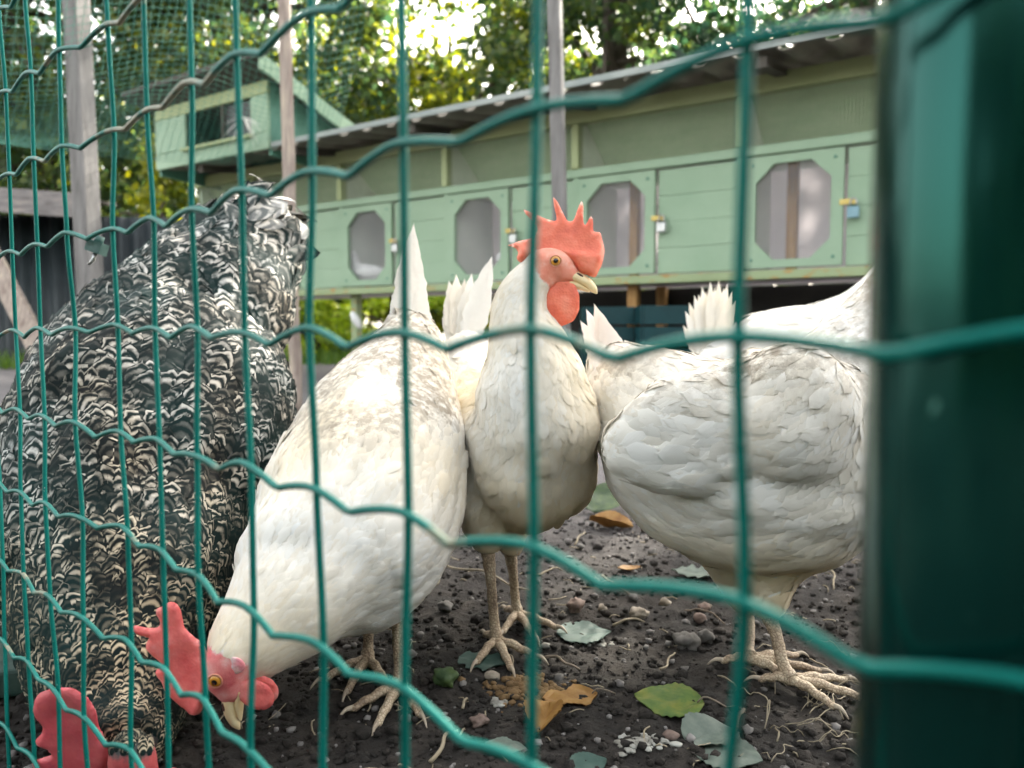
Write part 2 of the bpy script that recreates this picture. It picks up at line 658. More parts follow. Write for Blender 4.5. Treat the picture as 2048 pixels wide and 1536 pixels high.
M['green'] = paint('pale_green_paint', (0.2480, 0.3680, 0.2480), (0.3040, 0.4240, 0.2960), (0.3200, 0.2240, 0.0880), 0.70)
M['green_hi'] = paint('yellow_green_trim', (0.3200, 0.3760, 0.1760), (0.3760, 0.4320, 0.2320), (0.2880, 0.2160, 0.0960), 0.68)
M['green_base'] = paint('worn_green_base', (0.2640, 0.3360, 0.1760), (0.3200, 0.3920, 0.2160), (0.4000, 0.2400, 0.0640), 0.56)
M['teal_board'] = paint('teal_board', (0.0800, 0.2160, 0.1600), (0.1120, 0.2640, 0.2000), (0.1600, 0.1600, 0.0960), 0.72)
M['olive'] = simple('olive_board', [(0.3, (0.38, 0.54, 0.31)), (0.7, (0.50, 0.64, 0.41))], 5, 0.8, 0.3, 0.004, stretch=(1, 1, 4))
M['partition'] = simple('pale_partition', [(0.3, (0.60, 0.66, 0.58)), (0.7, (0.70, 0.74, 0.66))], 5, 0.8, 0.2, 0.003)
M['back_white'] = simple('whitewashed_board', [(0.3, (0.72, 0.70, 0.72)), (0.7, (0.82, 0.80, 0.82))], 6, 0.8, 0.2, 0.003)
def milky():
    m, t, b, o = mat('light_through_back')
    n = noise_n(t, 3, 4, 0.6)
    r = ramp(t, [(0.3, (0.62, 0.60, 0.63)), (0.7, (0.74, 0.71, 0.72))], n.outputs[0])
    t.links.new(r.outputs[0], b.inputs['Base Color'])
    add_translucent(t, b, o, r.outputs[0], 0.5)  # board made translucent so sun from behind brightens the windows
    return m


M['milky'] = milky()
M['wood_orange'] = simple('varnished_wood', [(0.3, (0.30, 0.15, 0.045)), (0.7, (0.46, 0.26, 0.09))], 8, 0.6, 0.3, 0.003, stretch=(6, 6, 0.6))
M['wood_grey'] = simple('weathered_grey_wood', [(0.3, (0.1040, 0.1000, 0.0960)), (0.5, (0.1760, 0.1680, 0.1640)), (0.7, (0.2400, 0.2320, 0.2280))], 9, 0.85, 0.4, 0.004, stretch=(5, 5, 0.5))
M['stick'] = simple('peeled_stick', [(0.3, (0.1760, 0.1280, 0.1040)), (0.5, (0.3040, 0.2480, 0.2160)), (0.72, (0.4960, 0.4160, 0.3200))], 16, 0.8, 0.5, 0.004, stretch=(3, 3, 0.35))
M['plank_cap'] = simple('old_fascia_plank', [(0.3, (0.1200, 0.1040, 0.1000)), (0.5, (0.2080, 0.1920, 0.1920)), (0.75, (0.3520, 0.3040, 0.2640))], 10, 0.85, 0.5, 0.005, stretch=(0.6, 5, 5))
M['dark_wood'] = simple('dark_roof_board', [(0.3, (0.045, 0.04, 0.035)), (0.7, (0.09, 0.08, 0.065))], 7, 0.8, 0.4, 0.004)
M['roof'] = simple('fibre_cement_sheet', [(0.3, (0.15, 0.135, 0.11)), (0.7, (0.24, 0.22, 0.19))], 6, 0.8, 0.3, 0.004)
M['roof_edge'] = simple('galvanised_edge', [(0.3, (0.2080, 0.2400, 0.2320)), (0.7, (0.3040, 0.3280, 0.3120))], 7, 0.45, 0.15, 0.002, metallic=0.2)
M['dark_sheet'] = simple('dark_corrugated_sheet', [(0.3, (0.012, 0.018, 0.022)), (0.7, (0.03, 0.04, 0.045))], 5, 0.5, 0.15, 0.003)
M['steel'] = simple('galvanised_steel', [(0.3, (0.35, 0.36, 0.36)), (0.7, (0.55, 0.56, 0.56))], 60, 0.35, 0.1, 0.001, metallic=0.8)
M['brass'] = simple('yellowed_hasp', [(0.3, (0.38, 0.28, 0.08)), (0.7, (0.52, 0.42, 0.15))], 60, 0.4, 0.1, 0.001, metallic=0.6)
M['blue'] = simple('blue_lock_body', [(0.3, (0.16, 0.30, 0.36)), (0.7, (0.25, 0.40, 0.46))], 60, 0.4, 0.1, 0.001)
M['meshwire'] = simple('galvanised_mesh', [(0.3, (0.36, 0.40, 0.30)), (0.7, (0.50, 0.53, 0.42))], 40, 0.5, 0, metallic=0.3)
M['teal_plastic'] = simple('teal_plastic', [(0.3, (0.002, 0.03, 0.036)), (0.7, (0.004, 0.05, 0.058))], 8, 0.45, 0.05)
M['net'] = simple('green_net_cord', [(0.3, (0.0400, 0.1760, 0.1280)), (0.7, (0.0800, 0.2560, 0.1920))], 30, 0.6, 0)
M['bark'] = simple('tree_bark', [(0.3, (0.045, 0.036, 0.028)), (0.7, (0.12, 0.10, 0.08))], 9, 0.9, 0.8, 0.02, stretch=(4, 4, 0.7))
M['dark_void'] = simple('near_black_board', [(0.3, (0.016, 0.016, 0.016)), (0.7, (0.035, 0.033, 0.03))], 6, 0.8, 0.2, 0.003)  # near-black colour for boards under the coop and inside the nest house


def pane_mat():
    m, t, b, o = mat('sky_tinted_pane')
    n = noise_n(t, 5, 5, 0.6)
    r = ramp(t, [(0.3, (0.40, 0.40, 0.44)), (0.7, (0.52, 0.51, 0.55))], n.outputs[0])  # grey-lilac coat stands in for sky reflected in the panes
    t.links.new(r.outputs[0], b.inputs['Base Color'])
    b.inputs['Roughness'].default_value = 0.12
    tr = nd(t, 'ShaderNodeBsdfTransparent')
    mx = nd(t, 'ShaderNodeMixShader'); mx.inputs[0].default_value = 0.10
    t.links.new(tr.outputs[0], mx.inputs[1]); t.links.new(b.outputs[0], mx.inputs[2])
    t.links.new(mx.outputs[0], o.inputs['Surface'])
    return m


M['pane'] = pane_mat()


def leaf_mat(name, stops, trans=0.45):
    m, t, b, o = mat(name)
    at = nd(t, 'ShaderNodeAttribute', attribute_name='fc')
    sep = nd(t, 'ShaderNodeSeparateColor')
    t.links.new(at.outputs['Color'], sep.inputs[0])
    r = ramp(t, stops, sep.outputs[0])
    t.links.new(r.outputs[0], b.inputs['Base Color'])
    b.inputs['Roughness'].default_value = 0.45
    sc = nd(t, 'ShaderNodeHueSaturation'); sc.inputs['Value'].default_value = 2.3; sc.inputs['Saturation'].default_value = 1.1
    t.links.new(r.outputs[0], sc.inputs['Color'])
    add_translucent(t, b, o, sc.outputs[0], trans)
    return m


M['leaf_dark'] = leaf_mat('deep_green_leaf', [(0.0, (0.0133, 0.0370, 0.0222)), (0.6, (0.0333, 0.0703, 0.0259)), (1.0, (0.0888, 0.1184, 0.0222))])
M['leaf_mid'] = leaf_mat('mid_green_leaf', [(0.0, (0.0222, 0.0518, 0.0259)), (0.55, (0.0555, 0.0888, 0.0259)), (0.85, (0.1184, 0.1406, 0.0222)), (1.0, (0.1924, 0.1850, 0.0222))])
M['leaf_yellow'] = leaf_mat('yellow_green_leaf', [(0.0, (0.0444, 0.0814, 0.0222)), (0.40, (0.1332, 0.1628, 0.0222)), (1.0, (0.3108, 0.2960, 0.0296))])
M['grass'] = leaf_mat('lawn_grass', [(0.0, (0.05, 0.12, 0.02)), (1.0, (0.14, 0.22, 0.03))], 0.35)


def soil_mat():
    m, t, b, o = mat('dark_damp_soil')
    n = noise_n(t, 1.1, 4, 0.6)
    n1 = noise_n(t, 26, 8, 0.7)
    n2 = noise_n(t, 240, 6, 0.7)
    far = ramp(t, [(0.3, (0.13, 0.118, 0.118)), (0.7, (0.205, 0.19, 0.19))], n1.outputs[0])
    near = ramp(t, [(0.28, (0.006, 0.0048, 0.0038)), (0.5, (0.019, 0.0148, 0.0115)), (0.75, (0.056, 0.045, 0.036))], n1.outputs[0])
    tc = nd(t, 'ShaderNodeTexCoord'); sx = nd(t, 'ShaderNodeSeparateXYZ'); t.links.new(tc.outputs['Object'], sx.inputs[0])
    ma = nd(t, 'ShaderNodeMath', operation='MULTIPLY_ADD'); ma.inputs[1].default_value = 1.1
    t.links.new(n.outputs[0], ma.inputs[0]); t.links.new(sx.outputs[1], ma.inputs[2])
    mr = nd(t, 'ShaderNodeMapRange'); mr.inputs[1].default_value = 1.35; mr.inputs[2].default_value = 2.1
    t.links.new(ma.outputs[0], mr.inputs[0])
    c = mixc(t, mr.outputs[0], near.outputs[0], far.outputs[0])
    sp = ramp(t, [(0.66, (0, 0, 0)), (0.74, (1, 1, 1))], n2.outputs[0])
    sm = nd(t, 'ShaderNodeMath', operation='MULTIPLY'); sm.inputs[1].default_value = 0.55
    t.links.new(sp.outputs[0], sm.inputs[0])
    c = mixc(t, sm.outputs[0], c, (0.20, 0.18, 0.16))
    t.links.new(c, b.inputs['Base Color'])
    b.inputs['Roughness'].default_value = 0.9
    ad = nd(t, 'ShaderNodeMath', operation='ADD'); t.links.new(n1.outputs[0], ad.inputs[0]); t.links.new(n2.outputs[0], ad.inputs[1])
    bump(t, b, ad.outputs[0], 0.8, 0.006)
    return m


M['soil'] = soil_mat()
M['clod'] = simple('soil_clod', [(0.3, (0.014, 0.011, 0.0085)), (0.5, (0.034, 0.027, 0.021)), (0.75, (0.10, 0.083, 0.066))], 60, 0.95, 0.7, 0.002)
M['stone'] = simple('grey_pebble', [(0.3, (0.07, 0.065, 0.06)), (0.7, (0.17, 0.16, 0.15))], 70, 0.8, 0.4, 0.001)
M['grit'] = simple('grey_grit', [(0.3, (0.10, 0.092, 0.085)), (0.7, (0.26, 0.245, 0.235))], 70, 0.85, 0.4, 0.001)
M['stone_pale'] = simple('pale_pebble', [(0.3, (0.13, 0.105, 0.08)), (0.5, (0.28, 0.24, 0.19)), (0.7, (0.46, 0.42, 0.36))], 70, 0.8, 0.4, 0.001)
M['stone_pink'] = simple('pinkish_pebble', [(0.3, (0.07, 0.048, 0.038)), (0.5, (0.17, 0.12, 0.10)), (0.7, (0.34, 0.26, 0.22))], 70, 0.8, 0.4, 0.001)
M['twig'] = simple('dry_twig', [(0.3, (0.1200, 0.0900, 0.0660)), (0.7, (0.2280, 0.1860, 0.1440))], 60, 0.85, 0.3, 0.001)
M['straw'] = simple('pale_straw', [(0.3, (0.2280, 0.1860, 0.1200)), (0.7, (0.3300, 0.2820, 0.2040))], 60, 0.7, 0.2, 0.0006)


def fallen(name, c0, c1, c2, rough=0.6):
    m, t, b, o = mat(name)
    n = noise_n(t, 50, 5, 0.65)
    r = ramp(t, [(0.3, c0), (0.5, c1), (0.72, c2)], n.outputs[0])
    t.links.new(r.outputs[0], b.inputs['Base Color'])
    b.inputs['Roughness'].default_value = rough
    n2 = noise_n(t, 220, 4, 0.6)
    bump(t, b, n2.outputs[0], 0.3, 0.001)
    add_translucent(t, b, o, r.outputs[0], 0.2)
    return m


M['fl_green'] = fallen('yellowing_green_leaf', (0.0490, 0.1190, 0.0280), (0.1120, 0.1750, 0.0350), (0.2380, 0.2310, 0.0420))
M['fl_orange'] = fallen('orange_dry_leaf', (0.2100, 0.0980, 0.0245), (0.3220, 0.1680, 0.0420), (0.3920, 0.2380, 0.0770))
M['fl_teal'] = fallen('grey_green_leaf', (0.0315, 0.0700, 0.0574), (0.0490, 0.0980, 0.0805), (0.0840, 0.1330, 0.1120))
M['fl_pale'] = fallen('pale_grey_leaf', (0.0910, 0.1190, 0.0980), (0.1400, 0.1750, 0.1435), (0.1960, 0.2240, 0.1890))
M['fl_dark'] = fallen('dark_green_leaf', (0.02, 0.05, 0.02), (0.05, 0.09, 0.03), (0.10, 0.15, 0.04))
M['fl_tan'] = fallen('tan_crumb', (0.10, 0.058, 0.024), (0.19, 0.115, 0.05), (0.28, 0.185, 0.09), 0.9)
M['dropping'] = simple('white_dropping', [(0.3, (0.1120, 0.0980, 0.0770)), (0.5, (0.2520, 0.2450, 0.2170)), (0.7, (0.4200, 0.4270, 0.3920))], 60, 0.8, 0.4, 0.001)

# ------------------------------------------------------------------ ground
def axis(lo, hi, dlo, dhi, fine, grow=1.16):
    a = list(np.arange(dlo, dhi + 1e-9, fine))
    s = fine; x = dlo
    left = []
    while x > lo:
        s *= grow; x -= s; left.append(max(x, lo))
    s = fine; x = dhi
    right = []
    while x < hi:
        s *= grow; x += s; right.append(min(x, hi))
    return np.array(left[::-1] + a + right)


gx = axis(-90, 90, -0.55, 0.5, 0.0042)
gy = axis(-30, 160, 0.40, 1.05, 0.0042)
GX, GY = np.meshgrid(gx, gy)
GZ = np.zeros_like(GX)
_n = noise.fractal
for i in range(GX.shape[0]):
    yy = gy[i]
    for j in range(GX.shape[1]):
        xx = gx[j]
        if abs(xx) < 9 and -1 < yy < 12:
            h = 0.012 * noise.noise((xx * 3, yy * 3, 0.3))
            if abs(xx) < 0.9 and yy < 1.6:
                h += 0.006 * _n((xx * 38, yy * 38, 1.7), 0.9, 2.2, 4)
            GZ[i, j] = h * 0.8 - 0.004
            if yy > 2.2:
                GZ[i, j] += 0.05 * min(1, (yy - 2.2) / 3) 
        elif yy >= 12:
            GZ[i, j] = 0.05
ny, nx = GX.shape
gv = np.stack([GX, GY, GZ], -1).reshape(-1, 3)
ii, jj = np.meshgrid(np.arange(ny - 1), np.arange(nx - 1), indexing='ij')
gf = np.stack([ii * nx + jj, ii * nx + jj + 1, (ii + 1) * nx + jj + 1, (ii + 1) * nx + jj], -1).reshape(-1, 4)
gm = mk_mesh('ground', gv, gf)
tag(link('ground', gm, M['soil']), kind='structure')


def gz(x, y):
    i = min(max(np.searchsorted(gy, y), 0), ny - 1)
    j = min(max(np.searchsorted(gx, x), 0), nx - 1)
    return float(GZ[i, j])


# ------------------------------------------------------------------ wire fence and post
FENCE = [(1480, .141), (1066, .180), (806, .2195), (627, .257), (488, .293), (393, .332), (314, .370), (238, .402), (146, .434), (83, .474), (33, .510)]
fpts = [((px - 1024) / FPX * d, d) for px, d in FENCE]
fpts = [(fpts[0][0] + 3 * .0365, fpts[0][1] - 3 * .0355), (fpts[0][0] + 2 * .0365, fpts[0][1] - 2 * .0355), (fpts[0][0] + .0365, fpts[0][1] - .0355)] + fpts
dx, dy = fpts[-1][0] - fpts[-4][0], fpts[-1][1] - fpts[-4][1]
for k in range(1, 6):
    fpts.append((fpts[-1][0] + dx / 3, fpts[-1][1] + dy / 3))
fpts = np.array(fpts)
CELL = 0.0508


def lean(x, y, z):
    """the slack mesh bellies towards the viewer below knee height, more so further along"""
    dz = min(0, z - CAM_H)
    k = 0.5 * min(1, max(0, (y - .15) / .12))
    f = 1 + k * dz
    return x * f, y * f


fence = thing('wire_fence', 'green plastic-coated welded wire mesh fence with wavy horizontal wires in the foreground', 'fence', (fpts[6][0], fpts[6][1], 0))
NF = np.array([0.70, 0.72])             # away from the lens
ks = list(range(-5, 10))


def hwave(k, n_per=14):
    out, dirt = [], []
    jr = random.Random(100 + k)
    offs = [jr.gauss(0, 0.0011) for _ in fpts]
    amps = [0.0023 * jr.uniform(.75, 1.3) for _ in fpts]
    mids = [jr.uniform(.46, .58) for _ in fpts]
    for i in range(len(fpts) - 1):
        for s in range(n_per):
            u = s / n_per
            a, b_ = fpts[i], fpts[i + 1]
            p = a + (b_ - a) * u
            mid = mids[i]
            q = u / mid if u < mid else (1 - u) / (1 - mid)
            dz = -amps[i] * 2 * (q ** 1.6)
            zz = CAM_H + k * CELL + 0.0005 + offs[i] * (1 - u) + offs[i + 1] * u + dz
            lx, ly = lean(p[0], p[1], zz)
            out.append((lx - NF[0] * 0.0018, ly - NF[1] * 0.0018, zz))
            x_img = p[0] / p[1]
            dd = math.exp(-((x_img + 0.44) / 0.14) ** 2) if k >= 2 else 0.0
            dirt.append(max(0.95 * dd, .85 * max(0, min(1, 3 * noise.noise((p[0] * 30, p[1] * 30, k * 3.1)) - .6))))
    return np.array(out), np.array(dirt)


WR = 0.00128
for k in ks:
    c, dd = hwave(k)
    v, f = tube(c, WR, 8, left=(0, 0, 1))
    col = np.zeros((len(v), 3)); col[:len(dd) * 8, 0] = np.repeat(dd, 8)
    part('wire', v, f, M['wire'], fence, col=col)
for i, (x, y) in enumerate(fpts):
    jr = random.Random(500 + i)
    zs, cs, dirt = [], [], []
    z0, z1 = -0.02, CAM_H + 9.3 * CELL
    ox = {k: (jr.gauss(0, .0009), jr.gauss(0, .0006)) for k in range(-8, 12)}
    for z in np.arange(z0, z1, 0.0085):
        kk = (z - CAM_H) / CELL
        k0 = math.floor(kk); u = kk - k0
        u = u * u * (3 - 2 * u)
        o = (np.array(ox.get(k0, (0, 0))) * (1 - u) + np.array(ox.get(k0 + 1, (0, 0))) * u)
        lx, ly = lean(x, y, z)
        cs.append((lx + o[0], ly + o[1], z))
        xi = x / y
        dirt.append(0.9 * math.exp(-((xi + 0.43) / 0.09) ** 2) * min(1, max(0, (kk - 1.2) / 2)))
    v, f = tube(cs, WR, 8, left=(1, 0, 0))
    col = np.zeros((len(v), 3)); col[:len(dirt) * 8, 0] = np.repeat(dirt, 8)
    part('wire', v, f, M['wire'], fence, col=col)

pc = np.array([0.0835, 0.1325])
pr = 0.0205
post = thing('fence_post', 'thick glossy dark green enamelled metal post behind the wire at the right edge', 'post', (pc[0], pc[1], 0))
v, f = tube([(pc[0], pc[1], z) for z in np.linspace(-0.05, 1.25, 12)], pr, 40, left=(1, 0, 0))
part('tube', v, f, M['post'], post)
ev, ef = ellipsoid((pc[0], pc[1], 1.25), (np.array([pr * 1.06, 0, 0]), np.array([0, pr * 1.06, 0]), np.array([0, 0, .012])))
part('cap', ev, ef, M['post'], post)

# bolt clip on the wire and a bit of down
cp = P(194, 494, 0.418)
clip = thing('wire_clip', 'small square metal bolt clip hanging on the mesh wire at left', 'clip', cp)
b = MB()
ax = idir(1, .35, .2); ay = idir(-.3, 1, 0); az = np.cross(ax, ay)
b.box(cp - ax * .0048 - ay * .0028 - az * .003, ax * .0096, ay * .0062, az * .006)
part('nut', b.v, b.f, M['clip'], clip, smooth=False)
v, f = tube([cp - ay * .006, cp - ay * .004, cp - ay * .002], .0024, 10, left=ax)
part('collar', v, f, M['clip'], clip)
v, f = tube([cp + ay * .003, cp + ay * .0075, cp + ay * .0105 - ax * .002], [.0012, .0011, .0007], 8, left=ax)
part('screw', v, f, M['steel'], clip)

dp = P(487, 235, 0.289)
vv, ff = [], []
jr = random.Random(3)
for q in range(22):
    a = jr.uniform(-2.6, -0.4) if q % 2 else jr.uniform(0.4, 2.7)
    L = jr.uniform(.004, .011)
    e = idir(math.sin(a) * .6, jr.uniform(-.4, 1.0), jr.uniform(-.3, .5))
    pts = [dp + e * L * s + np.array([0, 0, -.002 * s * s]) for s in (0, .35, .7, 1)]
    v, f = tube(pts, np.array([.00013, .00012, .0001, .00005]), 4)
    n0 = len(vv); vv += v; ff += [tuple(i + n0 for i in x) for x in f]
dn = mk_mesh('down_feather', np.array(vv) - dp, ff, col=np.full((len(vv), 3), (.8, 0, 0.05)))
dno = link('down_feather', dn, M['white']); dno.location = tuple(dp)
tag(dno, 'tiny tuft of white down caught on a vertical fence wire', 'feather')

# ------------------------------------------------------------------ birds
def remeshed(parts, voxel, smooth_it=6):
    V, F = [], []
    for v, f in parts:
        n0 = len(V)
        V += [tuple(x) for x in v]; F += [tuple(i + n0 for i in q) for q in f]
    me = bpy.data.meshes.new('tmp'); me.from_pydata(V, [], F); me.update()
    bm = bmesh.new(); bm.from_mesh(me); bmesh.ops.recalc_face_normals(bm, faces=bm.faces[:]); bm.to_mesh(me); bm.free()
    o = bpy.data.objects.new('tmp', me); COL.objects.link(o)
    r = o.modifiers.new('r', 'REMESH'); r.mode = 'VOXEL'; r.voxel_size = voxel; r.adaptivity = 0
    s = o.modifiers.new('s', 'SMOOTH'); s.factor = 0.5; s.iterations = smooth_it
    dg = bpy.context.evaluated_depsgraph_get()
    out = bpy.data.meshes.new_from_object(o.evaluated_get(dg))
    bpy.data.objects.remove(o); bpy.data.meshes.remove(me)
    return out


WPROF = np.array([0.35, 0.85, 1.0, 0.93, 0.62, 0.12])
VPROF = np.array([0.0, 0.25, 0.5, 0.72, 0.90, 1.0])


def feathers(me, chain, flen, aspect=0.62, spacing=0.40, lift=0.10, keep=None, colour=None, seed=1, jitter=0.16, camber=.10, ruffle=None):
    """overlapping feather blades laid over the skin mesh, pointing from head to tail.
    chain: (n,3) points head->tail, flen: feather length at each"""
    r = np.random.default_rng(seed)
    n = len(me.vertices)
    co = np.empty(n * 3, dtype=np.float32); me.vertices.foreach_get('co', co); co = co.reshape(-1, 3).astype(float)
    me.calc_loop_triangles()
    tri = np.empty(len(me.loop_triangles) * 3, dtype=np.int32); me.loop_triangles.foreach_get('vertices', tri); tri = tri.reshape(-1, 3)
    bvh = BVHTree.FromPolygons(co.tolist(), tri.tolist())
    a, b_, c = co[tri[:, 0]], co[tri[:, 1]], co[tri[:, 2]]
    cr = np.cross(b_ - a, c - a)
    area = 0.5 * np.linalg.norm(cr, axis=1)
    fn = cr / (2 * area[:, None] + 1e-15)
    T = np.gradient(chain, axis=0); T /= np.linalg.norm(T, axis=1)[:, None]

    def field(p):
        d2 = ((p[:, None, :] - chain[None]) ** 2).sum(2)
        dm = np.sqrt(d2.min(1))
        sg = (0.5 * dm + 0.008)[:, None] ** 2
        w = np.exp(-(d2 - d2.min(1)[:, None]) / (2 * sg))
        w /= w.sum(1)[:, None]
        return w @ T, w @ flen

    minl = flen.min()
    N = int(min(area.sum() / (spacing * minl) ** 2 * 3.0, 90000))
    fi = r.choice(len(tri), N, p=area / area.sum())
    u = r.random(N); v = r.random(N); s = u + v > 1; u[s] = 1 - u[s]; v[s] = 1 - v[s]
    pts = a[fi] + (b_ - a)[fi] * u[:, None] + (c - a)[fi] * v[:, None]
    nrm = fn[fi]
    D, L = field(pts)
    ok = np.ones(N, bool)
    if keep is not None:
        ok = keep(pts, nrm)
    lev = np.round(np.log(L / minl) / math.log(1.2)).astype(np.int64)
    cs = spacing * minl * 1.2 ** lev * 1.05
    key = np.floor(pts / cs[:, None]).astype(np.int64) + 4096
    key = ((lev * 8192 + key[:, 0]) * 8192 + key[:, 1]) * 8192 + key[:, 2]
    idx = np.nonzero(ok)[0]
    _, first = np.unique(key[idx], return_index=True)
    sel = idx[first]
    p = pts[sel]; nr = nrm[sel]; D = D[sel]; L = L[sel] * r.uniform(0.85, 1.18, len(sel))
    K = len(sel)
    D -= (D * nr).sum(1)[:, None] * nr
    D /= np.linalg.norm(D, axis=1)[:, None] + 1e-9
    ang = r.normal(0, jitter, K)
    D = D * np.cos(ang)[:, None] + np.cross(nr, D) * np.sin(ang)[:, None]
    W = L * aspect * 0.5 * r.uniform(.85, 1.15, K)
    lf = lift * r.uniform(.5, 1.5, K) * np.where(r.random(K) < .03, r.uniform(2, 4, K) if lift < .08 else 1.6, 1)
    if ruffle is not None:
        near = np.clip(1.3 - np.linalg.norm(p - ruffle[0], axis=1) / ruffle[1], 0, 1)
        lf = lf * (1 + near * r.uniform(1, 6, K))
        rot = near * r.normal(0, .7, K)
        D = D * np.cos(rot)[:, None] + np.cross(nr, D) * np.sin(rot)[:, None]
    rows = len(VPROF)
    V = np.zeros((K, rows, 3, 3)); NN = np.zeros((K, rows, 3, 3))
    cur = p.copy(); cd = D.copy(); cn = nr.copy()
    prev = 0.0
    for j in range(rows):
        step = (VPROF[j] - prev) * L; prev = VPROF[j]
        if j:
            q = cur + cd * step[:, None]
            for k in range(K):
                loc, no, _, _ = bvh.find_nearest(q[k])
                if loc is not None:
                    cur[k] = loc; cn[k] = 0.5 * cn[k] + 0.5 * np.array(no)
            cn /= np.linalg.norm(cn, axis=1)[:, None] + 1e-9
            cd -= (cd * cn).sum(1)[:, None] * cn
            cd /= np.linalg.norm(cd, axis=1)[:, None] + 1e-9
        side = np.cross(cn, cd)
        h = 0.0004 + L * lf * VPROF[j]
        ww = W * WPROF[j]
        for k, sgn in enumerate((-1, 0, 1)):
            off = h - (camber * ww if sgn else 0)
            V[:, j, k] = cur + cn * off[:, None] + side * (sgn * ww)[:, None]
            if sgn: V[:, j, k] -= cd * (0.10 * L * (VPROF[j] > .8))[:, None]
            nn = cn + side * (sgn * camber * 2.2) + cd * (camber * 1.2 * (VPROF[j] - 0.3))
            NN[:, j, k] = nn
    verts = V.reshape(-1, 3)
    base = (np.arange(K) * rows * 3)[:, None]
    pat = []
    for j in range(rows - 1):
        for k in range(2):
            pat.append((j * 3 + k, (j + 1) * 3 + k, (j + 1) * 3 + k + 1, j * 3 + k + 1))
    pat = np.array(pat)
    faces = (base[:, :, None] + pat[None]).reshape(-1, 4)
    uv = np.zeros((K, rows, 3, 2)); uv[..., 0] = np.array([0, .5, 1]); uv[..., 1] = VPROF[None, :, None]
    colr = np.zeros((K, 3)); colr[:, 0] = r.random(K)
    if colour is not None:
        colour(p, nr, colr, r)
    col = np.repeat(colr, rows * 3, axis=0)
    return verts, faces, uv.reshape(-1, 2), col, NN.reshape(-1, 3)


def long_feather(base, tip, width, side, bend=0.0, n=22, notch=True, curl=None, seed=0, rounded=False):
    """one long tail or wing feather: curved thin blade with a raised quill"""
    base, tip = np.asarray(base, float), np.asarray(tip, float)
    jr = random.Random(seed)
    d = tip - base; L = np.linalg.norm(d); t = d / L
    side = np.asarray(side, float); side = unit(side - side.dot(t) * t)
    nrm = np.cross(side, t)
    prof = lambda v: (min(1, (v / .22) ** .6)) * (1 - max(0, (v - .45) / .55) ** 2.0)
    if rounded:
        prof = lambda v: (min(1, (v / .3) ** .7)) * (1 - max(0, (v - .7) / .3) ** 3)
    V, F, UV = [], [], []
    for i in range(n + 1):
        v = i / n
        c = base + t * L * v + nrm * bend * L * math.sin(math.pi * v * .9) * 0.6
        if curl is not None:
            c = c + np.asarray(curl) * L * v * v
        w = width * .5 * max(prof(v), .03) * (1 + .05 * jr.uniform(-1, 1))
        for k, s in enumerate((-1, -.5, 0, .5, 1)):
            V.append(c + side * w * s * (1 if abs(s) < 1 else jr.choice([1, 1, 1.04, .93, .84] if not rounded else [1, 1, .95, 1.05])) - nrm * abs(s) * w * .16 - t * abs(s) * .02 * L * v)
            UV.append((k / 4, v))
    top = len(V)
    for i in range(n + 1):
        for k in range(5):
            V.append(np.asarray(V[i * 5 + k]) - nrm * .0005); UV.append((k / 4, i / n))
    for i in range(n):
        for k in range(4):
            q = (i * 5 + k, i * 5 + k + 1, (i + 1) * 5 + k + 1, (i + 1) * 5 + k)
            F.append(q); F.append(tuple(x + top for x in reversed(q)))
    return V, F, UV


COMB_C = [(1440, 580), (1470, 500), (1478, 420), (1460, 370), (1442, 315), (1400, 318), (1393, 245), (1379, 222), (1352, 290), (1338, 265), (1330, 170), (1317, 138), (1298, 200), (1283, 265), (1250, 272), (1215, 220), (1180, 160), (1150, 130), (1163, 190), (1184, 250), (1186, 276), (1140, 270), (1090, 255), (1040, 235), (983, 218), (1008, 250), (1060, 292), (1085, 330), (1060, 382), (1000, 400), (913, 436), (965, 446), (985, 470), (975, 510), (1005, 535), (1060, 515), (1100, 470), (1160, 465), (1240, 470), (1300, 510), (1350, 560)]
COMB_C = [((x - 1207) * .1398, -(y - 517) * .1398) for x, y in COMB_C]
_b = [(985, 960), (940, 930), (890, 880), (876, 790), (855, 756), (820, 752), (790, 775), (755, 785), (755, 815), (776, 855), (765, 885), (700, 885), (640, 870), (628, 892), (650, 920), (722, 938), (700, 952), (690, 1000), (720, 1030), (752, 1052), (772, 1078), (733, 1106), (740, 1132), (768, 1162), (775, 1212), (820, 1262), (870, 1300), (895, 1322), (945, 1330), (985, 1250), (1000, 1150), (1010, 1050)]
_f, _u = np.array([-.32, .947]), np.array([-.947, -.32])
COMB_B = [((np.array([x - 1070, y - 1100]) * .130).dot(_f), (np.array([x - 1070, y - 1100]) * .130).dot(_u)) for x, y in _b]
COMB_A = [(-20.8, 12.7), (-31, 12.7), (-39.8, 16.5), (-45.5, 25.3), (-45.5, 36.7), (-41.7, 45.6), (-37, 48.8), (-29.6, 50.7), (-23.3, 49.4), (-18.9, 45.9), (-13.8, 48.1), (-9.4, 53.5), (-5.6, 51.9), (-4, 45.4), (-.5, 43), (4.8, 57), (10.9, 55.7), (12.2, 45.6), (18.5, 44.3), (23.6, 36.7), (23.6, 24), (16, 14), (.8, 8.9), (-10, 9)]


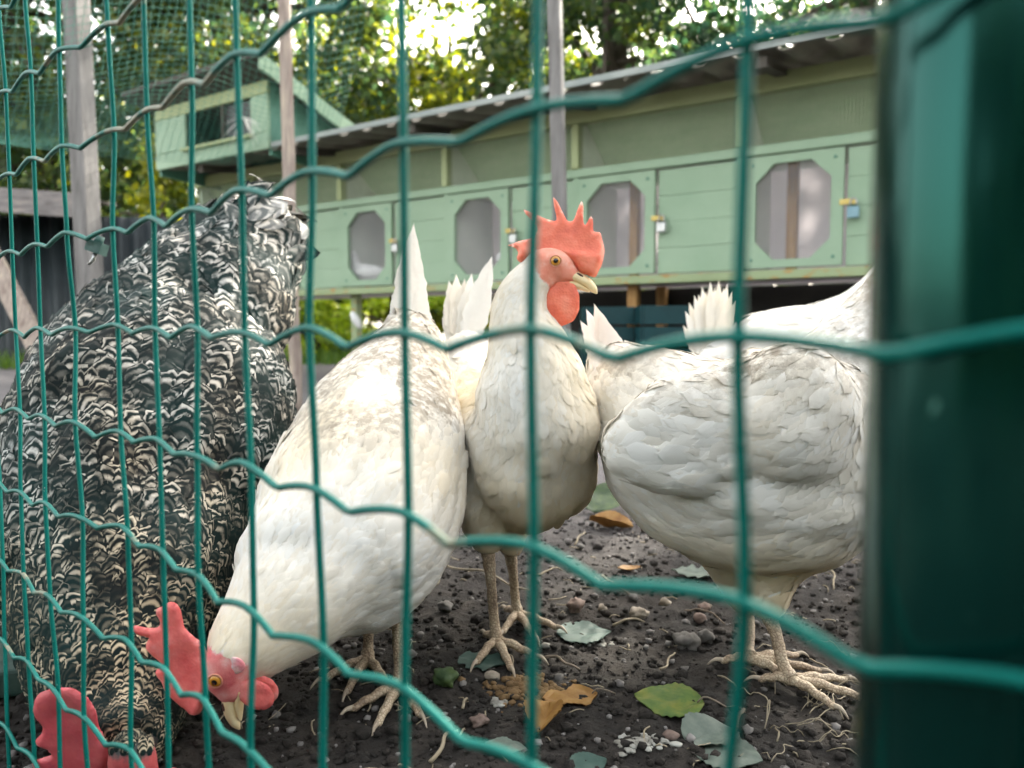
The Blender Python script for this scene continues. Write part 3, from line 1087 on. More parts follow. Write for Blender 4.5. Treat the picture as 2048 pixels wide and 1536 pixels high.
def head_parts(root, E, f, u, comb_poly, comb_mat, seed, scale=1.0, comb_lean=0.1, wattle=True, wscale=1.0, lobe=None):
    f = unit(f); u = unit(np.asarray(u) - np.dot(u, f) * f); l = np.cross(u, f)   # l: the bird's left
    mm = 0.001 * scale
    H = lambda a, b_, c=0.0: E + (f * a + u * b_ + l * c) * mm
    # comb
    V, F = puffed(np.array(comb_poly), 2.0, 2.6, 5.0)
    out = []
    for x, y, h in V:
        yy = max(0, y - 6)
        base_th = 0.9 + 1.7 * math.exp(-max(0, y - 8) / 5)
        wob = 1.4 * noise.noise((x * .06, y * .06, seed)) * min(1, yy / 10) + comb_lean * yy * .3
        out.append(H(x, y, h * base_th + wob + .35 * noise.noise((x * .3, y * .3, seed + 5))))
    part('comb', out, F, comb_mat, root)
    # wattles
    if wattle:
        wp = [(-3, 0), (-9, -6), (-12, -14), (-11, -23), (-5, -30), (3, -32), (10, -28), (13, -20), (12, -10), (8, -2), (3, 1)]
        V, F = puffed(np.array(wp) * wscale, 2.0, 1.25, 2.4)
        for sgn in (1, -1):
            out = []
            for x, y, h in V:
                rim = 0.9 if False else 0
                hh = h + .5 * noise.noise((x * .2, y * .2, seed + sgn))
                out.append(H(5 + x + (2.5 if sgn < 0 else 0), -13 + y, sgn * (4.2 + 1.6 * math.sin(min(1, -y / 30) * 2.2)) + hh))
            part('wattle', out, F, comb_mat, root)
    # beak
    up_c = [H(7, -9), H(14, -9.8), H(20.5, -11.6), H(26.5, -14.4), H(31.5, -17.8), H(35, -21.2)]
    v, f_ = loft(catmull(up_c, 22), np.interp(np.linspace(0, 1, 22), [0, .3, .6, .85, 1], np.array([7.5, 6.6, 4.6, 2.2, .5]) * mm), np.interp(np.linspace(0, 1, 22), [0, .3, .6, .85, 1], np.array([6, 5.6, 4.9, 3.0, .7]) * mm), l, 16, hd=np.interp(np.linspace(0, 1, 22), [0, .3, .6, .85, 1], np.array([4, 3.8, 3.6, 2.6, .7]) * mm))
    bk = part('beak', v, f_, M['beak'], root)
    lo_c = [H(7, -14.5), H(14, -15.2), H(20, -16.8), H(26, -19.0), H(29, -20.4)]
    v, f_ = loft(catmull(lo_c, 16), np.interp(np.linspace(0, 1, 16), [0, .4, .8, 1], np.array([6, 5, 2.6, .5]) * mm), np.interp(np.linspace(0, 1, 16), [0, .5, 1], np.array([3.4, 2.6, .5]) * mm), l, 14)
    part('lower_beak', v, f_, M['beak'], root)
    for sgn in (1, -1):
        v, f_ = ellipsoid(H(20.0, -8.2, sgn * 4.9), (unit(f - .35 * u) * 3.2 * mm, unit(u) * 1.1 * mm, l * 1.0 * mm), 10, 6)
        part('nostril', v, f_, M['nostril'], bk)
        # eye
        V, F, UV = [], [], []
        c = H(0, 0, sgn * 11.2); rr = 4.3 * mm
        nn = unit(l * sgn + f * .12)
        e1 = unit(f - f.dot(nn) * nn); e2 = np.cross(nn, e1)
        for i in range(9):
            th = (math.pi * .5) * i / 8
            for j in range(24):
                ph = 2 * math.pi * j / 24
                V.append(c + (e1 * math.cos(ph) + e2 * math.sin(ph)) * math.sin(th) * rr * 1.02 + nn * math.cos(th) * rr * .72)
                UV.append((math.sin(th), j / 24))
        for i in range(8):
            for j in range(24):
                j2 = (j + 1) % 24
                F.append((i * 24 + j, (i + 1) * 24 + j, (i + 1) * 24 + j2, i * 24 + j2))
        ey = part('eye', V, F, M['eye'], root, uv=UV)
        ring = [c + nn * rr * .30 + (e1 * math.cos(a) + e2 * math.sin(a) * .92) * rr * 1.10 for a in np.linspace(0, 2 * math.pi, 30)]
        v, f_ = loft(np.array(ring), .5 * mm, .55 * mm, nn, 8, caps=False)
        part('eyelid', v, f_, M['lid'], ey)
        if lobe is not None:
            v, f_ = ellipsoid(H(-12, -8, sgn * 9.6), (f * 5.5 * mm, u * 7 * mm, l * 1.2 * mm), 14, 8)
            v = [np.asarray(x) + l * sgn * .0006 * noise.noise(Vector(x) * 300) for x in v]
            part('ear_lobe', v, f_, M[lobe], root)


M['lid'] = skin_red('pale_pink_lid', [(0.3, (0.60, 0.20, 0.13)), (0.7, (0.72, 0.36, 0.24))])
M['lobe_white'] = skin_red('whitish_lobe', [(0.3, (0.66, 0.45, 0.40)), (0.7, (0.82, 0.72, 0.66))])
M['lobe_red'] = skin_red('crimson_lobe', [(0.3, (0.66, 0.12, 0.17)), (0.45, (0.72, 0.28, 0.32)), (0.6, (0.82, 0.62, 0.62))])


def leg_mesh(root, hock, foot, fwd, length=0.056, r0=0.0052, seed=0, splay=(0.0, 0.62, -0.62)):
    """scaly shank with three front toes, a hind toe and claws as one mesh"""
    hock, foot = np.asarray(hock, float), np.asarray(foot, float)
    fwd = np.asarray(fwd, float).copy(); fwd[2] = 0; fwd = unit(fwd)
    lf = np.array([-fwd[1], fwd[0], 0])
    jr = random.Random(seed)
    V, F = [], []
    def add(v, f):
        n0 = len(V); V.extend(v); F.extend([tuple(i + n0 for i in q) for q in f])
    path = catmull([hock, hock * .66 + foot * .34 + fwd * .002, hock * .3 + foot * .7, foot + np.array([0, 0, .006])], 18)
    rad = r0 * np.interp(np.linspace(0, 1, 18), [0, .12, .35, .75, .92, 1], [1.35, 1.15, .86, .84, 1.1, 1.25])
    rad = rad * (1 + .05 * np.sin(np.arange(18) * 2.6))
    add(*loft(path, rad, rad * 1.12, lf, 12))
    claws = []
    for a, ll in [(splay[0], 1.0), (splay[1], .84), (splay[2], .8), (math.pi + .25, .42)]:
        d = fwd * math.cos(a) + lf * math.sin(a)
        n = 15
        t = np.linspace(0, 1, n)
        pts = [foot + d * length * ll * s + np.array([0, 0, .0048 + .004 * math.sin(s * math.pi * 1.0) * (1 - s) + (0.0007 * math.sin(s * 3 * math.pi * 2) if s > .1 else 0) - .0015 * s]) for s in t]
        rr = r0 * np.interp(t, [0, .5, .93, 1], [.92, .72, .58, .45]) * (1 + .055 * np.cos(t * 3 * 2 * math.pi))
        add(*loft(np.array(pts), rr, rr * .9, lf if abs(math.sin(a)) < .9 else fwd, 10))
        tipp = pts[-1]
        cp_ = [tipp - d * .002, tipp + d * .004 + np.array([0, 0, .001]), tipp + d * .0085 - np.array([0, 0, .0012]), tipp + d * .0115 - np.array([0, 0, .004])]
        claws.append(loft(catmull(cp_, 7), np.linspace(.0021, .0004, 7), np.linspace(.0023, .0004, 7), lf if abs(math.sin(a)) < .9 else fwd, 8))
    lg = part('leg', V, F, M['shank'], root)
    for v, f in claws:
        part('claw', v, f, M['claw'], lg)


def hen(name, label, torso, neck, left, head, comb, comb_mat, body, plume, legs, tail, seed, base_px,
        flen=(0.013, 0.021, 0.031, 0.037), voxel=0.0030, thighs=(), extra=(), colour=None, face_r=0.021, lobe=None,
        spacing=0.30, lift=0.028, aspect=0.44, wscale=1.0, comb_lean=0.1, wings=(), group='hens in the run', cat='hen', tail_bend=0.05, scale=1.0, nblend=.91, jitter=.22, curly=False, camber=.10, ruffle=None, lumps=1.0):
    tr = np.array([np.concatenate([P(a, b_, c), [w_, h_]]) for a, b_, c, w_, h_ in torso])
    nk = np.array([np.concatenate([P(a, b_, c), [w_, h_]]) for a, b_, c, w_, h_ in neck])
    root = thing(name, label, cat, base_px, group)
    ct = catmull(tr, 40); cn_ = catmull(nk, 34)
    parts = [loft(ct[:, :3], np.maximum(ct[:, 3], .004), np.maximum(ct[:, 4], .004), left, 28),
             loft(cn_[:, :3], np.maximum(cn_[:, 3], .004), np.maximum(cn_[:, 4], .004), left, 24)]
    # rounded breast
    parts.append(ellipsoid(tr[-1][:3], (unit(left) * tr[-1][3] * .98, unit(np.cross(unit(tr[-1][:3] - tr[-2][:3]), left)) * tr[-1][4] * .98, unit(tr[-1][:3] - tr[-2][:3]) * tr[-1][3] * .7), 24, 16))
    E, f, u = head
    f = unit(f); u = unit(u - np.dot(u, f) * f); l = np.cross(u, f)
    mm = .001 * scale
    parts.append(ellipsoid(E - f * 5 * mm - u * 1.5 * mm, (f * 21 * mm, u * 14 * mm, l * 13.0 * mm), 24, 16))
    parts.append(ellipsoid(E + f * 8 * mm - u * 8 * mm, (f * 12 * mm, u * 9.5 * mm, l * 9.5 * mm), 18, 12))
    for th in thighs:
        rows = np.array([np.concatenate([P(a, b_, c), [w_]]) for a, b_, c, w_ in th])
        c2 = catmull(rows, 18)
        parts.append(loft(c2[:, :3], np.maximum(c2[:, 3], .003), np.maximum(c2[:, 3], .003), left, 16))
    for e in extra:
        parts.append(ellipsoid(*e))
    me = remeshed(parts, voxel)
    me.name = 'body'
    n = len(me.vertices)
    co = np.empty(n * 3, dtype=np.float32); me.vertices.foreach_get('co', co); co = co.reshape(-1, 3).astype(float)
    vn = np.empty(n * 3, dtype=np.float32); me.vertices.foreach_get('normal', vn); vn = vn.reshape(-1, 3).astype(float)
    far = np.clip((np.linalg.norm(co - E, axis=1) - .04) / .04, 0, 1)
    axis_ = unit(ct[-1, :3] - ct[0, :3])
    lump = np.empty(n)
    for k in range(n):
        q = co[k]
        al = axis_ * (q @ axis_)
        w1 = Vector(((q - al) + al * .35) * 30) + Vector((seed, 0, 0))
        w2 = Vector(((q - al) + al * .45) * 75) + Vector((0, seed, 0))
        lump[k] = lumps * (noise.noise(w1) * .0052 + noise.noise(w2) * .0018)
    co = co + vn * (lump * far)[:, None]
    me.vertices.foreach_set('co', co.astype(np.float32).ravel())
    me.update()
    fc = E + f * 4 * mm - u * 0.5 * mm
    q = co - fc
    dd = np.sqrt((q @ f / (face_r * 1.08)) ** 2 + (q @ u / (face_r * 1.0)) ** 2 + (q @ l / (face_r * 1.2)) ** 2)
    facew = np.clip(1.25 - dd, 0, 1) 
    col = np.zeros((n, 4), dtype=np.float32); col[:, 3] = 1
    col[:, 0] = np.clip(facew * 2.2, 0, 1) * .75
    # paler skin above the eye
    qe = co - E - u * 6.5 * mm
    col[:, 1] = 0.4 * np.exp(-((qe @ f) / (.008)) ** 2 - ((qe @ u) / (.0032)) ** 2)
    at = me.attributes.new('fc', 'FLOAT_COLOR', 'POINT'); at.data.foreach_set('color', col.ravel())
    # chain head -> tail
    torso_dir = ct[::-1][:, :3]
    start = E - f * .006
    nkp = cn_[::-1][:, :3]
    cut = max(3, int(len(nkp) * .80))
    chain = np.vstack([[E + f * .012, E], nkp[2:cut], torso_dir[6:]])
    # resample
    seg = np.concatenate([[0], np.cumsum(np.linalg.norm(np.diff(chain, axis=0), axis=1))])
    tt = np.linspace(0, seg[-1], 70)
    chain = np.stack([np.interp(tt, seg, chain[:, k]) for k in range(3)], 1)
    for _ in range(3):
        chain[1:-1] = .5 * chain[1:-1] + .25 * (chain[:-2] + chain[2:])
    fl = np.interp(tt / seg[-1], [0, .12, .35, .65, 1.0], [.0075, flen[0], flen[1], flen[2], flen[3]])

    def keep(p, nr):
        q = p - fc
        d = np.sqrt((q @ f / face_r) ** 2 + (q @ u / (face_r * .95)) ** 2 + (q @ l / (face_r * 1.25)) ** 2)
        k = d > 1.0
        q2 = p - (E + f * 26 * mm - u * 10 * mm)
        return k & (np.linalg.norm(q2, axis=1) > .016)

    rl = np.array(root.location)
    vv, ff, uv, cc, nn = feathers(me, chain, fl, aspect=aspect, spacing=spacing, lift=lift, keep=keep, colour=colour, seed=seed, jitter=jitter, camber=camber, ruffle=ruffle)
    me.transform(__import__('mathutils').Matrix.Translation(Vector(-rl)))
    me.polygons.foreach_set('use_smooth', np.ones(len(me.polygons), dtype=bool))
    me.materials.clear()
    link('body', me, body, root)
    pl = part('plumage', vv, ff, plume, root, uv=uv, col=cc)
    pl['kind'] = 'stuff'
    pm = pl.data
    cur = np.empty(len(pm.vertices) * 3, dtype=np.float32); pm.vertices.foreach_get('normal', cur); cur = cur.reshape(-1, 3)
    nn = nn / (np.linalg.norm(nn, axis=1)[:, None] + 1e-9)
    mix = nn * nblend + cur * (1 - nblend)
    mix /= np.linalg.norm(mix, axis=1)[:, None] + 1e-9
    pm.normals_split_custom_set_from_vertices(mix.tolist())
    head_parts(root, E, f, u, comb, comb_mat, seed, scale, comb_lean, True, wscale, lobe)
    for k, lg in enumerate(legs):
        leg_mesh(root, *lg, seed=seed * 10 + k)
    jr = random.Random(seed)
    for k, tf in enumerate(tail):
        bp, tp, wd = tf[:3]
        sd = tf[3] if len(tf) > 3 else unit(left)
        v, f_, uv = long_feather(bp, tp, wd, sd, bend=tail_bend * jr.uniform(-1, 1), seed=seed * 50 + k, rounded=curly, curl=(np.array([jr.uniform(-.3, .15), jr.uniform(-.3, -.05), jr.uniform(-.3, .0)]) if curly else None))
        c = np.zeros((len(v), 3)); c[:, 0] = jr.random(); c[:, 1] = tf[4] if len(tf) > 4 else 0; c[:, 2] = tf[5] if len(tf) > 5 else 0.05
        part('tail_feather', v, f_, plume, root, uv=uv, col=c)
    for k, wf in enumerate(wings):
        bp, tp, wd, sd = wf[:4]
        v, f_, uv = long_feather(bp, tp, wd, sd, bend=.06, seed=seed * 90 + k)
        c = np.zeros((len(v), 3)); c[:, 0] = jr.random(); c[:, 1] = wf[4] if len(wf) > 4 else 0; c[:, 2] = wf[5] if len(wf) > 5 else 0.1
        part('wing_feather', v, f_, plume, root, uv=uv, col=c)
    return root


def white_colour(back_z, dirt=0.7, cream=0.3, cream_z=(0.1, 0.0)):
    def fn(p, nr, c, r):
        up = np.clip(nr[:, 2] * 1.3 + .1, 0, 1)
        hi = np.clip((p[:, 2] - back_z) / .05, 0, 1)
        nz = np.array([noise.noise(Vector(q) * 16) for q in p])
        c[:, 1] = np.clip(up * hi * (0.9 + 1.5 * nz) * dirt, 0, 1)
        nz2 = np.array([noise.noise(Vector(q) * 10 + Vector((5, 5, 5))) for q in p])
        c[:, 2] = np.clip(cream * (0.45 + 1.1 * nz2) + cream_z[1] * np.clip((cream_z[0] - p[:, 2]) / .05, 0, 1) + r.normal(0, .04, len(p)), 0, .8)
    return fn


def side_bump(px, py, d, ax, ay, thick, tilt):
    c = P(px, py, d)
    e1 = idir(math.cos(tilt), math.sin(tilt), 0); e2 = idir(-math.sin(tilt), math.cos(tilt), 0)
    return (c, (e1 * ax, e2 * ay, FW * thick), 24, 16)


# --- the white hen pecking at the wire
EB = P(445, 1342, .490)
hen('hen', 'white hen pecking at the ground beside the barred hen, head low with pink comb', 
    [(824, 640, .795, .018, .020), (816, 700, .775, .036, .036), (797, 770, .745, .055, .052), (768, 860, .695, .070, .066), (742, 960, .645, .081, .076), (703, 1058, .60, .079, .076), (645, 1135, .56, .062, .062)],
    [(690, 1070, .585, .060, .058), (640, 1135, .56, .055, .055), (578, 1200, .535, .043, .044), (520, 1262, .515, .031, .033), (475, 1310, .50, .022, .025), (452, 1340, .492, .014, .016)],
    np.array([.99, -.11, 0]),
    (EB, idir(-.32, .95, -.12), idir(-.95, -.32, .05)), COMB_B, M['comb_pink'], M['body_pink'], M['white'],
    [(P(795, 1190, .62), G(800, 1385), np.array([-.15, -1, 0])), (P(740, 1170, .66), G(735, 1330), np.array([-.1, -1, 0]))],
    [(P(812 + (x - 828) * .5, 745, .775), P(x, y, d), .036, unit([.85, .5, 0]), .10, .10) for x, y, d in ((828, 446, .80), (834, 490, .805), (820, 520, .79), (842, 540, .81), (812, 560, .785), (852, 590, .81), (803, 600, .78), (860, 632, .80), (795, 640, .77))],
    11, G(770, 1370), thighs=([(770, 1040, .63, .045), (790, 1130, .625, .026), (797, 1200, .62, .011)], [(735, 1050, .66, .042), (740, 1110, .66, .025), (740, 1175, .66, .011)]),
    colour=white_colour(.175, 1.5, .6), lobe='lobe_red', face_r=.0215, comb_lean=-.2, wscale=.78, voxel=.0026)

# --- the white hen standing upright with the tall comb
EC = P(1112, 527, .668)
hen('hen', 'white hen standing upright in the middle, tall coral comb and wattles, looking right',
    [(925, 705, .92, .028, .030), (955, 770, .87, .048, .050), (1003, 855, .79, .066, .068), (1046, 902, .72, .068, .075), (1066, 905, .675, .060, .068)],
    [(1055, 945, .715, .050, .050), (1068, 860, .675, .055, .055), (1064, 790, .668, .050, .050), (1056, 710, .67, .039, .040), (1042, 630, .675, .026, .029), (1062, 570, .675, .021, .022), (1098, 540, .67, .014, .016)],
    np.array([.957, .29, 0]),
    (EC, idir(1, .10, .10), idir(.10, -1, 0)), COMB_C, M['comb'], M['body_white'], M['white'],
    [(P(975, 1095, .69), G(993, 1292), np.array([.25, -1, 0])), (P(1020, 1100, .75), G(1035, 1238), np.array([.3, -1, 0]))],
    [(P(930, 720, .92), P(x, y, d), w_, unit([.9, .5, 0]), .05, c_) for x, y, d, w_, c_ in ((898, 560, .97, .03, .3), (912, 548, .97, .03, .3), (930, 556, .96, .03, .25), (944, 545, .96, .028, .2), (958, 560, .95, .03, .2), (984, 512, .93, .034, 0), (976, 560, .93, .034, 0), (892, 600, .96, .03, .3))],
    12, G(1010, 1260), thighs=([(985, 960, .70, .045), (978, 1040, .69, .026), (976, 1100, .69, .010)], [(1025, 960, .75, .042), (1022, 1040, .75, .025), (1021, 1105, .75, .010)]),
    colour=white_colour(.24, .25, .85, (.16, .25)), lobe='lobe_white', face_r=.0245, voxel=.0026, scale=1.08, wscale=1.15)

# --- the white hen seen from the side at right
ED = P(1850, 500, .64)
hen('hen', 'plump white hen with grubby grey back facing right, half hidden by the green post',
    [(1214, 705, .738, .012, .020), (1242, 752, .722, .030, .036), (1292, 808, .69, .056, .057), (1372, 880, .665, .076, .080), (1470, 925, .645, .087, .088), (1570, 915, .635, .088, .093), (1655, 880, .63, .074, .082), (1715, 830, .63, .058, .062)],
    [(1660, 850, .63, .062, .066), (1710, 760, .63, .052, .052), (1755, 680, .635, .040, .042), (1795, 600, .64, .030, .030), (1830, 530, .64, .020, .021), (1843, 510, .64, .014, .015)],
    np.array([.10, .995, 0]) ,
    (ED, idir(1, .12, .1), idir(.1, -1, 0)), COMB_C, M['comb'], M['body_white'], M['white'],
    [(P(1530, 1215, .635), G(1580, 1372), np.array([.9, -.5, 0])), (P(1490, 1220, .70), G(1500, 1330), np.array([.9, -.3, 0]))],
    [(P(1256, 785, .715), P(x, y, d), .024, unit([.8, .2, .5]), .06, .04) for x, y, d in ((1160, 640, .75), (1172, 618, .75), (1188, 606, .745), (1200, 622, .74), (1212, 640, .74), (1225, 665, .735), (1165, 670, .755), (1178, 690, .74))],
    13, G(1540, 1360), thighs=([(1500, 1020, .645, .062), (1540, 1110, .64, .042), (1545, 1170, .635, .022), (1533, 1222, .635, .010)], [(1470, 1030, .69, .05), (1490, 1140, .70, .03), (1491, 1225, .70, .010)]),
    colour=white_colour(.205, .85, .40, (.14, .5)), lobe='lobe_white', voxel=.0030,
    extra=[side_bump(1480, 850, .578, .105, .050, .030, -.20), side_bump(1590, 840, .565, .050, .055, .034, -.2)],
    wings=[(P(1560 - 12 * k, 800 + 17 * k, .562 + .003 * k), P(1236 + 16 * k, 838 + 26 * k, .600 - .004 * k), .030, unit(UP + .25 * FW), .12, .16 + .03 * k) for k in range(6)])

# --- the white hen behind
EE = P(1850, 470, 1.02)
hen('hen', 'white hen furthest back with ragged upright tail, partly hidden behind the plump hen',
    [(1432, 720, 1.10, .034, .040), (1470, 745, 1.07, .058, .060), (1540, 730, 1.05, .074, .072), (1600, 712, 1.04, .074, .069), (1680, 700, 1.03, .058, .060)],
    [(1640, 690, 1.03, .055, .055), (1720, 640, 1.03, .042, .042), (1790, 560, 1.03, .030, .030), (1830, 500, 1.02, .020, .021), (1845, 480, 1.02, .014, .015)],
    np.array([.08, .996, 0]),
    (EE, idir(1, .12, .1), idir(.1, -1, 0)), COMB_C, M['comb'], M['body_white'], M['white'],
    [(P(1545, 900, 1.03), G(1560, 1062), np.array([1, -.2, 0])), (P(1520, 900, 1.09), G(1530, 1040), np.array([1, -.1, 0]))],
    [(P(1430, 740, 1.10), P(x, y, d), .024, unit([.95, .15, .2]), .05, .22) for x, y, d in ((1366, 650, 1.13), (1370, 622, 1.13), (1378, 604, 1.14), (1388, 590, 1.13), (1397, 588, 1.14), (1404, 572, 1.13), (1412, 582, 1.12), (1420, 563, 1.12), (1430, 574, 1.13), (1438, 560, 1.12), (1448, 575, 1.12), (1456, 566, 1.11), (1466, 582, 1.10), (1474, 600, 1.10))],
    14, G(1545, 1050), thighs=([(1540, 790, 1.04, .05), (1545, 850, 1.03, .03), (1546, 905, 1.03, .011)], [(1515, 790, 1.08, .05), (1520, 850, 1.09, .03), (1521, 905, 1.09, .011)]),
    colour=white_colour(.5, 0, .12), lobe='lobe_white', voxel=.0040)

# --- the barred hen
EA = P(262, 1540, .455)


def barred_colour(p, nr, c, r):
    nz = np.array([noise.noise(Vector(q) * 14) for q in p])
    c[:, 2] = np.clip(np.clip((.17 - p[:, 2]) / .1, 0, 1) * .7 + .25 * nz, 0, 1)
    # pale fluff about the vent and tail
    vent = P(365, 540, .86)
    d = np.linalg.norm(p - vent, axis=1)
    tl = np.linalg.norm(p - P(515, 450, .96), axis=1)
    c[:, 1] = np.clip(1.1 - d / .03, 0, .6) + np.clip(1.2 - tl / .06, 0, 1) * r.choice([0, .3, .6, .8], len(p))
    wt = np.linalg.norm(p - P(452, 425, .95), axis=1)
    c[:, 1] = np.clip(c[:, 1] + np.clip(1.2 - wt / .025, 0, .9), 0, .95)


wingsA = [side_bump(150, 900, .70, .055, .10, .05, .25), side_bump(470, 880, .74, .045, .10, .06, -.15)]
tailA = []
jrA = random.Random(44)
for k in range(34):
    a = -1.4 + 2.7 * k / 33
    rr_ = jrA.uniform(.55, 1.0)
    bx_, by_ = 512 + 60 * math.sin(a) * rr_, 470 - 52 * math.cos(a) * rr_
    dd_ = .955 - .045 * (1 - rr_)
    bpt = P(bx_, by_ + 10, dd_ + .01)
    tpt = P(bx_ + 34 * math.sin(a) + jrA.uniform(-10, 10), by_ - 40 * max(.0, math.cos(a)) + jrA.uniform(-8, 25), dd_ - jrA.uniform(-.01, .02))
    tailA.append((bpt, tpt, jrA.uniform(.010, .016), unit([math.cos(a), .3, .4 * math.sin(a)]), .97 if k in (5, 6, 7, 8) else jrA.choice([.2, .45, .6, .8]), 0.0))
hen('hen', 'big black and white barred hen at left bending down to peck by the wire', 
    [(522, 440, .985, .042, .042), (508, 475, .975, .060, .055), (475, 520, .955, .078, .064), (436, 570, .925, .094, .076), (395, 630, .89, .108, .085), (335, 715, .85, .122, .098), (312, 815, .79, .136, .108), (296, 935, .725, .128, .106), (258, 1055, .665, .106, .096), (246, 1165, .61, .088, .076)],
    [(262, 1080, .65, .092, .085), (248, 1180, .60, .080, .070), (246, 1275, .565, .068, .060), (244, 1360, .535, .052, .048), (246, 1440, .505, .036, .034), (246, 1500, .472, .020, .02)],
    np.array([.97, -.22, 0]),
    (EA, idir(0, .95, -.2), idir(-1, 0, -.08)), [(x - 7.5, y + 4) for x, y in COMB_A], M['comb_dark'], M['body_barred'], M['barred'],
    [(P(330, 1080, .76), G(330, 1240), np.array([-.3, -1, 0])), (P(250, 1080, .80), G(240, 1220), np.array([-.3, -1, 0]))],
    tailA, 15, G(280, 1220), thighs=([(330, 980, .76, .06), (332, 1040, .76, .035), (331, 1090, .76, .013)], [(255, 980, .79, .06), (252, 1040, .80, .035), (250, 1085, .80, .013)]),
    colour=barred_colour, flen=(.017, .027, .040, .040), voxel=.0034, spacing=.33, lift=.11, aspect=.62, tail_bend=.2, wscale=.55, jitter=.36, nblend=.6, extra=wingsA, curly=True, camber=.18, ruffle=(P(510, 470, .95), .075))

# ------------------------------------------------------------------ things on the ground
def rock(center, r, seed, flat=.7, sub=2):
    bm = bmesh.new()
    bmesh.ops.create_icosphere(bm, subdivisions=sub, radius=1.0)
    jr = random.Random(seed)
    sx, sy, sz = jr.uniform(.75, 1.25), jr.uniform(.75, 1.2), flat * jr.uniform(.8, 1.15)
    off = Vector((seed * 1.37, seed * .71, 3))
    V = []
    for v in bm.verts:
        p = v.co
        k = 1 + .5 * noise.noise(p * 1.3 + off) + .28 * noise.noise(p * 3.3 + off) + .10 * noise.noise(p * 8 + off)
        V.append((p.x * sx * r * k + center[0], p.y * sy * r * k + center[1], p.z * sz * r * k + center[2]))
    bm.verts.index_update()
    F = [tuple(v.index for v in f.verts) for f in bm.faces]
    bm.free()
    return V, F


def solo(name, V, F, m, label, cat, group=None, smooth=True):
    V = np.asarray(V, float)
    c = V.mean(0); c[2] = V[:, 2].min()
    o = link(name, mk_mesh(name, V - c, F, smooth=smooth), m)
    o.location = tuple(c)
    return tag(o, label, cat, group)


STONES = [
    (1278, 1222, 17, 'stone_pale', 'pale rounded stone lying right of the grey-green fallen leaf'),
    (1205, 1208, 12, 'stone_pale', 'small whitish stone just above the grey-green fallen leaf'),
    (1150, 1212, 20, 'stone_pink', 'pinkish lump of stone touching the top of the grey-green leaf'),
    (1372, 1278, 22, 'stone', 'grey brown cracked stone left of the plump hen foot'),
    (1412, 1265, 16, 'stone', 'second grey stone between the cracked stone and the plump hen foot'),
    (1400, 1228, 12, 'stone_pink', 'little pink stone above the two grey stones'),
    (1265, 1190, 10, 'stone', 'small grey stone behind the pale rounded stone'),
    (1330, 1195, 11, 'stone_pale', 'pale pebble under the plump hen belly'),
    (1408, 1207, 12, 'stone_pink', 'reddish pebble beneath the plump hen thigh'),
    (890, 1362, 26, 'fl_dark', 'mossy dark clod with rough surface by the pecking hen'),
    (985, 1345, 15, 'stone_pale', 'yellowish pebble beside the tan crumbs'),
    (958, 1445, 17, 'stone_pink', 'brown pink stone below the tan crumbs'),
    (1342, 1472, 14, 'stone_pink', 'pink stone under the yellow green leaf'),
    (1495, 1455, 12, 'stone', 'grey stone near the straw tangle'),
    (1118, 1345, 10, 'stone', 'small grey pebble left of the yellow green leaf'),
    (890, 1210, 17, 'stone', 'grey lump near the upright hen back foot'),
    (1092, 1282, 8, 'dropping', 'tiny white pebble below the upright hen foot'),
    (1305, 1100, 10, 'stone', 'grey pebble beside the curled orange leaf'),
    (1190, 1160, 9, 'stone_pale', 'small white speck stone in the gap between the two hens'),
    (820, 1300, 14, 'stone', 'grey stone by the pecking hen foot'),
    (1290, 1060, 9, 'stone_pink', 'pinkish pebble right of the orange leaf behind the hens'),
    (1160, 1090, 9, 'stone', 'grey pebble below the upright hen breast'),
]
for k, (px, py, r_, m_, lab) in enumerate(STONES):
    g = G(px, py, .003)
    rr = r_ / FPX * np.linalg.norm(g - CP)
    V, F = rock((g[0], g[1], gz(g[0], g[1]) + rr * .45), rr, 30 + k, .72, 3 if r_ > 15 else 2)
    solo('stone', V, F, M[m_], lab, 'stone', 'stones on the soil')


